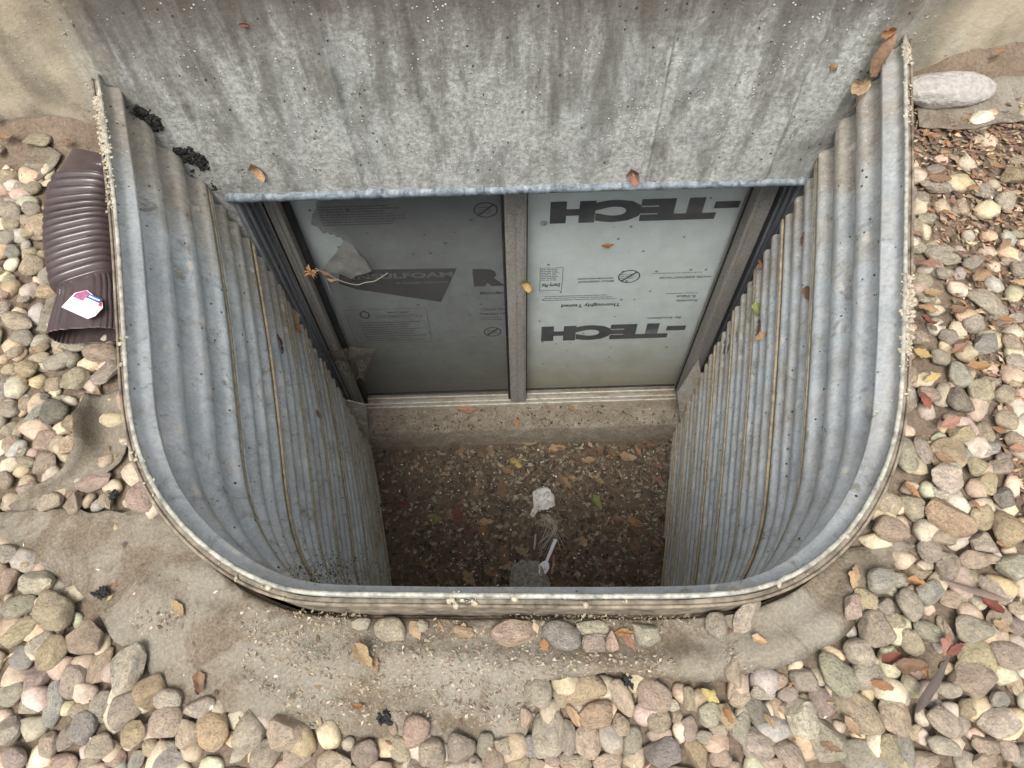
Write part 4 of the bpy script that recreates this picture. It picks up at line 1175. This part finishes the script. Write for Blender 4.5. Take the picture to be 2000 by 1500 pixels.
for a in ((1237,340,46,80,'pink','stuck flat on the concrete above the lintel lip'),(1628,130,24,60,'orange','stuck on the concrete wall near the rim end'),(505,330,46,85,'tan','stuck upright on the concrete face'),(478,45,22,20,'red','high on the stained concrete'),
          (1490,516,46,-5,'orange','caught at the edge of the corrugations beside the jamb'),(1570,467,28,30,'orange','folded against the upper corrugations'),(1577,575,34,75,'brown','hanging on the upper seam of the corrugated wall'),(1482,608,34,70,'green','hanging beside the crumpled brown leaf'),(1485,640,34,40,'brown','crumpled on the corrugated wall below the green one'),(1488,657,34,0,'tan','at the foot of the crumpled leaf cluster'),(1382,708,28,45,'brown','rolled up at the panel corner next to the window'),
          (1187,478,26,-15,'orange','stuck on the clear glass pane'),(1028,552,40,80,'yellow','hanging on the central mullion'),(530,505,20,10,'tan','caught in the reveal beside the left jamb'),(543,522,16,60,'pink','small, just under the tan one in the reveal'),(571,576,18,80,'pink','tiny, on the dark reveal'),(576,620,38,85,'tan','standing on the corrugation ends'),(578,642,28,20,'orange','under the standing tan leaf'),(912,800,44,5,'pink','lying on the concrete sill'),(1010,824,24,90,'orange','bent over the front edge of the sill'),(1120,803,26,40,'brown','lying on the middle of the sill'),(545,672,40,70,'dark','clinging to the seam of the corrugated wall'),(634,530,22,30,'orange','hanging from the torn screen'),(650,542,24,20,'tan','dangling on the thread by the screen'),(620,810,20,80,'brown','small, on the lower corrugations')):
    leaf(*a)
# large curled leaves caught in the wall corner
def curled(px, y, width, col, label, roll):
    P = [aty(u, v, yy) for (u, v), yy in zip(px, y)]; P = catmull(P, 6); n = len(P); vs, fs = [], []; K = 8
    for i, p in enumerate(P):
        t = (P[min(i+1, n-1)]-P[max(i-1, 0)]).normalized(); s = t.cross(Vector((.25, 1, .2))).normalized(); nn = s.cross(t)
        w = width*math.sin(math.pi*(.06+.90*i/(n-1)))**.7
        for j in range(K+1):
            a = (j/K-.5)*roll
            vs.append(p+s*math.sin(a)*w/roll*1.6+nn*(math.cos(a)-1)*w/roll*1.4+nn*.0035*fbm(i*.7, j*.9, 2)+s*.002*fbm(i*.9, j*.5, 4))
    for i in range(n-1):
        for j in range(K): fs.append((i*(K+1)+j, i*(K+1)+j+1, (i+1)*(K+1)+j+1, (i+1)*(K+1)+j))
    me = mesh(vs, fs, True); me.materials.append(LEAF)
    o = put('curled_leaf', me); o.color = (*LC[col], 1)
    return tag(o, label, 'leaf')
curled([(1706,150),(1714,118),(1732,85),(1750,66)], [-.035,-.03,-.025,-.02], .022, 'brown', 'long curled brown leaf caught between rim end and concrete wall', 2.4)
curled([(1722,66),(1735,60),(1750,60)], [-.02,-.015,-.015], .020, 'orange', 'small folded orange-brown leaf at the tip of the rim end', 2.0)
curled([(1668,160),(1682,165),(1700,158)], [-.03,-.035,-.035], .030, 'tan', 'broad tan leaf below the long curled one by the wall', 1.4)
tag(MB().tube([aty(1700,165,-.04), aty(1685,190,-.035), aty(1658,220,-.02)], .0022, 5).build('leaf_stem', plain('stem', (.40,.30,.18)), None, True), 'thin pale leaf stem leaning in the corner of wall and steel', 'stem')
# leaves on the floor of the well
fl_px = [(1185,888,52,20,'brown'),(1090,880,34,0,'tan'),(1245,885,30,70,'pink'),(1170,940,24,40,'tan'),(1225,895,34,10,'orange'),(940,885,30,60,'orange'),(980,960,50,80,'brown'),(895,1010,36,85,'red'),(878,1010,30,60,'pink'),(945,1043,34,80,'orange'),(1105,945,30,50,'orange'),(1120,935,20,20,'tan'),(1165,985,34,70,'green'),(870,930,20,0,'orange'),(830,910,26,40,'brown'),(1285,940,24,30,'pink'),(1240,1022,34,20,'orange'),(1205,1015,22,0,'orange'),(985,1085,40,80,'brown'),(915,1130,34,60,'tan'),(1020,1080,36,40,'green'),(1075,1090,30,30,'brown'),(850,1015,30,0,'green'),(1150,900,30,0,'yellow'),(1260,980,22,60,'brown'),(960,880,24,20,'yellow'),(1125,895,36,10,'brown'),(1035,870,30,0,'tan'),(930,960,26,80,'green'),(905,940,30,70,'dark'),(1200,960,30,40,'brown'),(1190,1040,26,10,'orange'),(1280,1065,20,40,'orange'),(1090,1140,36,10,'brown'),(860,1130,36,60,'brown'),(815,1100,30,30,'brown'),(1230,1120,32,80,'dark'),(1265,870,26,20,'brown'),(1140,1060,26,70,'tan'),(990,920,28,30,'brown'),(960,1120,30,10,'orange'),(800,1030,26,50,'brown'),(780,900,24,10,'orange'),(1010,905,34,40,'yellow')]
def floor_place(p):
    sp = atz(1070, 1090, -1.6); sc_ = atz(1062, 975, -1.6)
    if (p-sp).length < .13: return 'beside the plastic spoon on the well floor'
    if (p-sc_).length < .13: return 'by the plastic scrap on the well floor'
    if p.y > -.14: return 'at the foot of the sill'
    if p.x > .42: return 'beside the tan lower steel'
    if p.x < -.22: return 'on the bare well floor soil'
    return 'in the open litter of the well floor'
for u, v, L, a, c in fl_px:
    if c in ('yellow', 'green', 'orange') and rnd.random() < .6: c = rnd.choice(('brown', 'tan', 'dark'))
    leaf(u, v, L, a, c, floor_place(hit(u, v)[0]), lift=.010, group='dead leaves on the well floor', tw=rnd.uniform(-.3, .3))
for _ in range(90):
    x, y = rnd.uniform(-.45, .66), -.03-.72*rnd.random()
    L_ = rnd.uniform(.03, .065)
    leaf(0, 0, L_, rnd.uniform(0, 6.28), rnd.choice(['brown']*7+['dark']*8+['pink', 'tan', 'red']), ('small and' if L_ < .042 else 'large and' if L_ > .054 else '')+' half buried '+floor_place(Vector((x, y, -1.6))), tw=rnd.uniform(-.5, .5), lift=.008, pos=(Vector((x, y, fz(x, y))), UP), group='dead leaves in the well floor litter')
# leaves among the stones
for u, v, L, a, c in [(1815,520,44,10,'pink'),(1915,540,46,-30,'tan'),(1812,605,40,20,'tan'),(1808,632,30,40,'red'),(1868,685,46,-30,'pink'),(1905,720,44,0,'orange'),(1850,830,48,-20,'pink'),(1805,785,38,80,'red'),(1960,630,34,10,'orange'),(1820,740,40,-20,'yellow'),(1798,695,36,30,'yellow'),(1900,990,26,70,'orange'),(1930,1180,50,50,'red'),(1845,1260,48,-60,'pink'),(1860,1270,40,-30,'red'),(1770,1300,60,0,'brown'),(1720,1340,50,20,'orange'),(1800,1310,40,80,'orange'),(1735,1290,44,-20,'red'),(1955,1225,40,30,'tan'),(1665,1130,50,-70,'tan'),(1785,1140,36,20,'orange'),(1820,575,40,0,'tan'),(1880,500,40,30,'brown'),(1870,610,36,-10,'brown'),(1945,330,20,20,'orange'),(1860,400,26,80,'pink'),(1900,370,24,0,'orange'),(1930,140,26,-30,'orange'),(715,1285,60,50,'tan'),(735,1300,40,80,'brown'),(905,1232,44,15,'tan'),(810,1230,40,60,'tan'),(1065,1265,34,80,'orange'),(1220,1235,40,0,'orange'),(1228,1250,40,60,'pink'),(390,1335,44,80,'pink'),(1120,1400,44,60,'tan'),(1480,1250,30,30,'tan'),(350,1190,44,50,'tan'),(12,268,40,60,'orange'),(30,290,36,10,'brown'),(140,292,26,0,'brown'),(1660,1420,44,60,'tan'),(1385,1360,40,40,'yellow'),(700,1380,24,0,'orange'),(1780,460,40,20,'brown'),(1835,355,40,0,'brown'),(1960,480,40,-40,'brown'),(1990,560,40,30,'tan'),(1840,900,40,30,'brown'),(1780,960,36,60,'orange'),(1985,880,36,10,'pink'),(1960,1060,30,0,'orange'),(1620,1460,40,20,'brown'),(1500,1410,30,60,'tan'),(1420,1400,30,70,'orange')]:
    p = gpx(u, v, .02)
    zone_ = 'on the landscape fabric' if pip(fw, p.x, p.y) else ('on the gravel by the dry mulch' if u > 1500 else 'on the gravel and soil by the house')
    leaf(0, 0, L*((p-CAM).dot(_F))/FPX, math.radians(-a), c, zone_, tw=rnd.uniform(-.4, .4), pos=(Vector((p.x, p.y, gtop(p.x, p.y)+(fab_h(p.x, p.y) if pip(fw, p.x, p.y) else .022))), UP), lift=.006, group='dead leaves among the stones')

# ------------------------------------------------------------------ brown downspout elbow
def downspout():
    DS = plain('brown_vinyl', (.062, .045, .045), .28, 0, .5, .25, 30)
    root_p = gpx(165, 480, .03)
    root = empty('downspout_elbow', (root_p.x, root_p.y, gtop(root_p.x, root_p.y)))
    tag(root, 'brown pleated flexible downspout elbow lying on the gravel against the well', 'downspout')
    px = [(196,318),(180,345),(166,390),(160,440),(163,490),(170,535),(176,570),(172,600),(163,650)]
    P = [gpx(u, v, .058) for u, v in px]
    for k, p in enumerate(P): p.z = gtop(p.x, p.y)+.052-.004*k/8
    P = catmull(P, 14)
    cl = [0]
    for a, b in zip(P, P[1:]): cl.append(cl[-1]+(b-a).length)
    tot = cl[-1]; N = 260; K = 144
    vs, fs = [], []
    pos = [tot*i/N for i in range(N+1)]
    for i, s in enumerate(pos):
        k = min(max(j for j in range(len(cl)) if cl[j] <= s+1e-9), len(cl)-2); t = (s-cl[k])/(cl[k+1]-cl[k]); p = P[k].lerp(P[k+1], t)
        tg = (P[min(k+2, len(P)-1)]-P[max(k-1, 0)]).normalized(); sd_ = tg.cross(UP).normalized(); up = sd_.cross(tg)
        f = s/tot
        pleat = 0.0
        if .14 < f < .74:
            ph = (f-.14)/.60*15+.0
            pleat = abs((ph % 1)-.5)*2
            pleat = (1-pleat**1.3)*.0095
        if f <= .14: pleat = .003
        wx = .050 + .005*math.sin(math.pi*clamp((f-.05)/.7, 0, 1)) + .012*sstep(.74, 1, f) + pleat
        wz = .040 - .008*sstep(.74, 1, f) + pleat*.9
        if f > .74: wz *= .92
        for j in range(K):
            a = 2*math.pi*j/K; ca, sa = math.cos(a), math.sin(a); e = .6
            x = math.copysign(abs(ca)**e, ca)*wx; z = math.copysign(abs(sa)**e, sa)*wz
            if f > .76: 
                fl_ = .0012*math.sin(j/K*2*math.pi*26); x *= 1+fl_*12; z += fl_*math.copysign(1, sa)
            vs.append(p+sd_*x+up*z)
    for i in range(N):
        for j in range(K): fs.append((i*K+j, i*K+(j+1) % K, (i+1)*K+(j+1) % K, (i+1)*K+j))
    o = put('pleated_tube', mesh(vs, fs, True), DS, root)
    m = o.modifiers.new('s', 'SOLIDIFY'); m.thickness = .0018; m.offset = -1
    # pale line over the top of each pleat: worn edge plus painted highlight
    RM = plain('worn_ridge_highlight', (.30, .25, .245), .45, 0, .4, .4, 60)
    for q in range(15):
        i = round(N*(.14+.60*(q+.5)/15))
        loop = [Vector(vs[i*K+j]) for j in range(K)]
        mid = sum(loop, Vector())/K
        arc = [p+(p-mid).normalized()*.0004 for j, p in enumerate(loop) if 1 <= j <= K//2 and j % 3 == 0]
        MB().tube(arc, .0011, 5).build('pleat_ridge', RM, root, True)
    # sticker lying on top of the plain end
    Pend = vs[int(N*.86)*K+K//4]
    tg = (P[-1]-P[-20]).normalized(); tg.z = 0; tg.normalize(); s_ = tg.cross(UP)
    top = max(v.z for v in [Vector(q) for q in vs[int(N*.80)*K:int(N*.93)*K]])+.0012
    c = gpx(166, 595, .09); c = Vector((c.x, c.y, 0))
    def sheet(name, pts, mat, dz, par):
        n = [(c+R_*a+F_*b) for a, b in pts]
        mb = MB(); mb.quad(*[(q.x, q.y, top+dz) for q in n]); return mb.build(name, mat, par)
    th = math.radians(-27); R_ = Vector((math.cos(th), math.sin(th), 0)); F_ = Vector((-math.sin(th), math.cos(th), 0))
    WH = plain('sticker_white', (.78, .79, .80), .35, 0, .5, .03)
    st = sheet('sticker', [(-.034,-.022),(.026,-.022),(.034,-.012),(.034,.008),(.026,.016),(-.018,.026),(-.034,.012)], WH, 0, root)
    sheet('sticker_band', [(-.008,.0125),(.022,.0125),(.022,.0215),(-.008,.0215)], plain('sticker_blue', (.05, .09, .26), .35), .0006, st)
    sheet('sticker_band', [(-.031,.004),(-.0085,.004),(-.0085,.023),(-.018,.0245),(-.031,.012)], plain('sticker_plum', (.34, .11, .22), .35, var=.5, sc=90), .0006, st)
    sheet('sticker_band', [(.0225,.008),(.031,.008),(.027,.0145),(.0225,.0165)], plain('sticker_red', (.42, .03, .10), .35), .0006, st)
    GR = plain('sticker_green', (.30, .45, .38), .4)
    mb = MB()
    for k in range(5):
        q = c+R_*(-.030+.0048*k)+F_*(-.012); e = c+R_*(-.0285+.0048*k)+F_*(-.003)
        mb.quad(*[(w.x, w.y, top+.0006) for w in (q, q+R_*.0022, q+R_*.0022+F_*.010, q+F_*.010)])
    mb.build('sticker_mark', GR, st)
    mb = MB()
    for k in range(6):
        q = c+R_*(-.005+.0042*k)+F_*(.0155)
        mb.quad(*[(w.x, w.y, top+.0011) for w in (q, q+R_*.003, q+R_*.003+F_*.003, q+F_*.003)])
    mb.build('sticker_mark', WH, st)
    return root
downspout()

# ------------------------------------------------------------------ litter things on the well floor
SPN = plain('grey_plastic_spoon', (.80, .83, .86), .3, 0, .5, .06)
def spoon():
    a, b = hit(1085, 1056)[0], hit(1056, 1126)[0]
    root = empty('plastic_spoon', ((a+b)/2)); tag(root, 'pale grey plastic spoon lying on the leaf litter', 'spoon')
    d = (b-a).normalized(); L = (b-a).length; s = d.cross(UP).normalized(); base = a+UP*.016
    vs, fs = [], []; N, K = 28, 8
    for i in range(N+1):
        t = i/N
        if t < .62: w = .0075-.0022*t/.62
        else: q = (t-.62)/.38; w = .0053+.0135*math.sin(math.pi*clamp(q, 0, 1)**.8)**.8 if q < .98 else .003
        dep = .006*math.sin(math.pi*clamp((t-.62)/.38, 0, 1)) if t > .62 else 0
        for j in range(K+1):
            u = (j/K-.5)*2
            vs.append(base+d*L*t+s*w*u+UP*(.004*(1-t)-dep*(1-u*u)+(.0015*(1-u*u) if t < .62 else 0)))
    for i in range(N):
        for j in range(K): fs.append((i*(K+1)+j, i*(K+1)+j+1, (i+1)*(K+1)+j+1, (i+1)*(K+1)+j))
    cut = int(.64*N)*K
    for name, ff in (('handle', fs[:cut]), ('bowl', fs[cut:])):
        o = put(name, mesh(vs, ff, True), SPN, root); m = o.modifiers.new('s', 'SOLIDIFY'); m.thickness = .0012
spoon()
PLAS = plain('dirty_white_plastic', (.50, .49, .45), .4, 0, .5, .45, 60)
def crumple(name, px, amp, mat, label, cat, seed, step=.008, lift=.012):
    P = [hit(*q)[0] for q in px]; z0 = max(p.z for p in P)
    vs, fs = cdt([(p.x, p.y) for p in P], step)
    vs = [(x, y, fz(x, y)+lift+amp*abs(fbm(x*38, y*38, seed))+amp*.6*fbm(x*90, y*90, seed)) for x, y in vs]
    o = put(name, mesh(vs, fs, True), mat); tag(o, label, cat); return o
crumple('plastic_scrap', [(1040,965),(1052,955),(1072,957),(1082,975),(1085,990),(1070,998),(1052,1000),(1040,1015),(1033,1010),(1042,992)], .030, PLAS, 'crumpled dirty white plastic scrap in the middle of the well floor', 'plastic', 3)
DPLAS = plain('muddy_plastic', (.24, .22, .19), .5, 0, .4, .5, 60)
crumple('plastic_sheet', [(1000,1110),(1018,1095),(1050,1098),(1062,1115),(1075,1140),(1060,1150),(1015,1148),(995,1135)], .022, DPLAS, 'muddy crinkled plastic sheet half buried beside the spoon', 'plastic', 5)
fib = MB()
r = random.Random(5)
for k in range(22):
    a = hit(1062+r.uniform(-10, 12), 1008+r.uniform(-3, 5))[0]; m_ = hit(1080+r.uniform(-12, 8), 1030+r.uniform(-6, 6))[0]; b = hit((1058 if k % 3 else 1098)+r.uniform(-12, 12), 1065+r.uniform(-12, 14))[0]
    fib.tube(catmull([a+UP*.016, m_+UP*(.02+r.uniform(0, .01)), b+UP*.014], 5), .0009, 4)
tag(fib.build('frayed_string', plain('frayed_fibre', (.42, .38, .31), .9), None, True), 'tuft of pale frayed string fibres above the spoon', 'string')
def stick(px, rad, col, label, name, lift=.012, onhit=True):
    P = [hit(*q)[0]+UP*lift for q in px]
    o = MB().tube(P, rad, 6).build(name, plain(name, col), None, True); return tag(o, label, name.split('_')[-1])
stick([(1082,1086),(1080,1110),(1077,1122)], .0045, (.36,.22,.13), 'short reddish wood splinter next to the plastic spoon', 'wood_splinter')
stick([(1046,1045),(1045,1060),(1043,1075)], .004, (.40,.38,.34), 'short pale twig left of the plastic spoon', 'pale_twig')
def paper():
    P = [(718,1150),(735,1145),(775,1152),(778,1163),(725,1163)]
    L = [hit(u, v-14)[0] for u, v in P]
    d = [(p-CAM).normalized() for p in L]
    vs, fs = cdt([(p.x, p.y) for p in [CAM+ray(*q).normalized()*2.2 for q in P]], .02)
    z = sum((CAM+ray(*q).normalized()*2.2).z for q in P)/5
    return
# small white paper on the litter in the corner
pp = [atz(u, v, -1.585) for u, v in ((712,1152),(738,1143),(782,1150),(785,1175),(720,1178))]
vs, fs = cdt([(p.x, p.y) for p in pp], .012)
tag(put('paper_scrap', mesh([(x, y, -1.585+.01*fbm(x*20, y*20, 4)) for x, y in vs], fs, True), plain('lilac_white_paper', (.62,.63,.68), .8, var=.1)), 'pale lilac paper scrap at the front corner of the well floor', 'paper')

# ------------------------------------------------------------------ cobwebs heavy with dust
def web(px, off, label, seed, bulge):
    C3 = [hit(*q)[0]+(CAM-hit(*q)[0]).normalized()*off for q in px]
    c = sum(C3, Vector())/len(C3); vs = [c+(CAM-c).normalized()*-bulge]; fs = []
    n = len(C3); K = 6
    edge = []
    for a, b in zip(C3, C3[1:]+C3[:1]):
        for k in range(5): edge.append(a.lerp(b, k/5)+(c-a)*.10*math.sin(math.pi*k/5))
    m = len(edge)
    for k in range(1, K+1):
        for e in edge:
            p = vs[0].lerp(e, k/K); vs.append(p+Vector((fbm(p.x*30, p.y*30, seed), fbm(p.y*30, p.z*30, seed), fbm(p.z*30, p.x*30, seed)))*.006)
    for i in range(m): fs.append((0, 1+i, 1+(i+1) % m))
    for k in range(K-1):
        for i in range(m): fs.append((1+k*m+i, 1+(k+1)*m+i, 1+(k+1)*m+(i+1) % m, 1+k*m+(i+1) % m))
    o = put('cobweb', mesh(vs, fs, True), WEB); return tag(o, label, 'cobweb')
web([(622,685),(650,705),(690,745),(712,742),(725,705),(738,678),(690,676)], .012, 'dusty cobweb full of crumbs in the corner of window and steel', 4, .02)
web([(1375,700),(1405,672),(1440,640),(1452,655),(1420,690)], .008, 'small brown cobweb along the corrugation ends by the jamb', 8, .0)
# crumbs hanging in the webs
def web_bits(name, uv, n, label, cols=None):
    def pl():
        u, v = rnd.gauss(uv[0], uv[2]), rnd.gauss(uv[1], uv[3]); l, nn, d = hit(u, v)
        if l is None or l.z > -.15 or v > 1140: return None
        return l+(CAM-l).normalized()*.022, nn
    fragments(name, n, pl, cols or WHITE+MULCH[:3], (.0015, .0055), label)
web_bits('web_crumbs', (685,715,16,18), 110, 'pale crumbs caught in the dusty cobweb by the window')
web_bits('corner_crumbs', (655,1118,45,20), 700, 'brown and white crumbs stuck in the front corner of the corrugated steel', BROWN+MULCH[:3]+WHITE)
# thread with hanging litter from the torn screen
P = [aty(*zl(*q), .095) for q in ((640,600),(720,640),(800,680),(900,705),(960,690),(1020,680),(1100,630))]
tag(MB().tube(catmull(P, 5), .0011, 5).build('spider_thread', plain('dusty_thread', (.38, .33, .25)), None, True), 'dusty thread hanging from the torn screen with leaf bits', 'thread')
fr = MB()
r = random.Random(3)
c0 = aty(*zl(610, 625), .088)
for k in range(34):
    d = Vector((r.gauss(0, 1), r.gauss(0, .5), r.gauss(0, .9))).normalized()*r.uniform(.012, .032)
    fr.tube([c0, c0+d*.6+Vector((0, 0, .003)), c0+d], [.003, .002, .0006], 4)
tag(fr.build('frayed_leaf', plain('frayed_orange', (.46, .27, .13), .85, var=.5), None, True), 'frayed orange leaf tuft stuck on the jamb by the torn screen', 'leaf')

# ------------------------------------------------------------------ residue on the rim, mastic and a dark strip imitating shade in the gap
def station(u, v):
    p = _rim_point(u, v); return min(range(NP+1), key=lambda i: (PLAN[i]-Vector((p.x, p.y))).length)
bm = bmesh.new(); r = random.Random(77)
for (a, b, n) in (((192,185),(203,285),420), ((203,285),(213,400),130), ((1775,95),(1776,130),160), ((1776,180),(1777,240),40), ((1773,560),(1771,690),420), ((1770,690),(1765,780),14), ((860,1166),(920,1166),26), ((238,660),(240,690),16), ((262,880),(300,965),12), ((1000,1167),(1300,1168),9), ((420,1090),(560,1150),9), ((1500,1150),(1660,1040),9)):
    i0, i1 = station(*a), station(*b)
    for _ in range(n):
        i = r.uniform(min(i0, i1), max(i0, i1)+.99); k = int(i); t = i-k
        o_ = clamp(r.gauss(.004, .005), -.008, .014)
        p = well_pt(clamp(k, 0, NP), 0, o_).lerp(well_pt(clamp(k+1, 0, NP), 0, o_), t)
        p.z += .001 if o_ > .003 else .004
        g = bmesh.ops.create_icosphere(bm, subdivisions=1, radius=r.choice((.0010, .0014, .002, .0034)))
        sx, sy, sz = r.uniform(.7, 1.9), r.uniform(.7, 1.9), r.uniform(.4, .8)
        for v in g['verts']: v.co = Vector((v.co.x*sx, v.co.y*sy, v.co.z*sz))*(1+.5*noise.noise(v.co*400+p*50))+p
me = bpy.data.meshes.new('b'); bm.to_mesh(me); bm.free(); me.shade_smooth()
tag(put('dried_residue', me, CREAM, well), 'cream dried foam residue crusted on the rim', kind='stuff')
def lump(px, yy, rad, mat, n, seed, label):
    r = random.Random(seed); bm = bmesh.new()
    for _ in range(n):
        k = r.uniform(0, len(px)-1.001); a = int(k); t = k-a
        w_ = 6*math.sin(math.pi*k/(len(px)-1))+2
        p = aty(px[a][0]*(1-t)+px[a+1][0]*t+r.gauss(0, w_), px[a][1]*(1-t)+px[a+1][1]*t+r.gauss(0, w_), yy+.004)
        g = bmesh.ops.create_icosphere(bm, subdivisions=2, radius=rad*r.uniform(.25, 1))
        for v in g['verts']: v.co = v.co*(1+1.1*noise.noise(v.co*260+p*60))+p
    me = bpy.data.meshes.new('b'); bm.to_mesh(me); bm.free(); me.shade_smooth()
    return tag(put('mastic', me, mat, wall), label)  # also carries the joint soil and the gap's painted shade
lump([(268,212),(290,232),(312,250)], -.004, .007, TAR_SHADE, 70, 1, 'black mastic lump in the gap of wall and steel')
lump([(345,290),(375,308),(405,325)], -.004, .007, TAR_SHADE, 70, 2, 'black mastic lump lower in the gap')
lump([(228,190),(262,215),(300,252),(345,295),(400,345),(436,388)], .001, .0045, TAR_SHADE, 230, 3, 'continuous dark strip standing in for shade in the gap of wall and steel')  # dark lumps put along the joint to imitate the shade inside it
lump([(1742,75),(1700,165),(1650,245),(1612,315),(1594,350)], .0, .0042, plain('joint_soil', (.10, .075, .05), .95, var=.5), 260, 4, 'brown soil packed in the joint of wall and steel')
# dark shreds on the gravel
def shred(u, v, rad, n, seed, label):
    r = random.Random(seed); p = gpx(u, v, .02); p.z = gtop(p.x, p.y)+.016; mb = MB()
    for _ in range(n):
        d = Vector((r.gauss(0, 1), r.gauss(0, 1), abs(r.gauss(0, .35)))).normalized()*rad*r.uniform(.4, 1)
        q = p+Vector((r.gauss(0, rad*.25), r.gauss(0, rad*.25), 0))
        mb.tube([q, q+d*.6+UP*.003, q+d], [.003, .0024, .0008], 4)
    return tag(mb.build('rubber_shred', TAR_SHADE, None, True), label, 'shred')
shred(1228,1325,0.012,34,1,'black frayed shred on the fabric fold beside tan stones')
shred(200,1158,0.012,44,2,'black crumbly shred lying on the bare fabric end')
shred(755,1403,0.012,30,3,'black frayed shred at the lower edge of the dirty fabric')
shred(215,965,0.009,24,4,'small black shred by the curled fabric strip')
def blade(px, w, col, label):
    P = [gpx(*q, .045) for q in px]
    for p in P: p.z = gtop(p.x, p.y)+.048
    n = len(P); vs, fs = [], []
    for i, p in enumerate(P):
        t = (P[min(i+1, n-1)]-P[max(i-1, 0)]).normalized(); s = t.cross(UP).normalized(); ww = w*math.sin(math.pi*(.08+.84*i/(n-1)))
        vs += [p-s*ww, p+UP*.003, p+s*ww]
    for i in range(n-1): fs += [(3*i, 3*i+1, 3*i+4, 3*i+3), (3*i+1, 3*i+2, 3*i+5, 3*i+4)]
    o = put('long_leaf', mesh(vs, fs, True), plain('long_leaf', col)); return tag(o, label, 'leaf')
blade([(1790,1392),(1805,1370),(1825,1335),(1850,1285)], .007, (.085,.065,.055), 'long narrow grey-brown leaf blade lying across the gravel')
blade([(1840,1135),(1890,1150),(1940,1165),(1970,1175)], .006, (.16,.12,.09), 'long narrow tan leaf blade lying flat on the stones')
bpy.context.view_layer.update()
print('objects', len(bpy.data.objects))
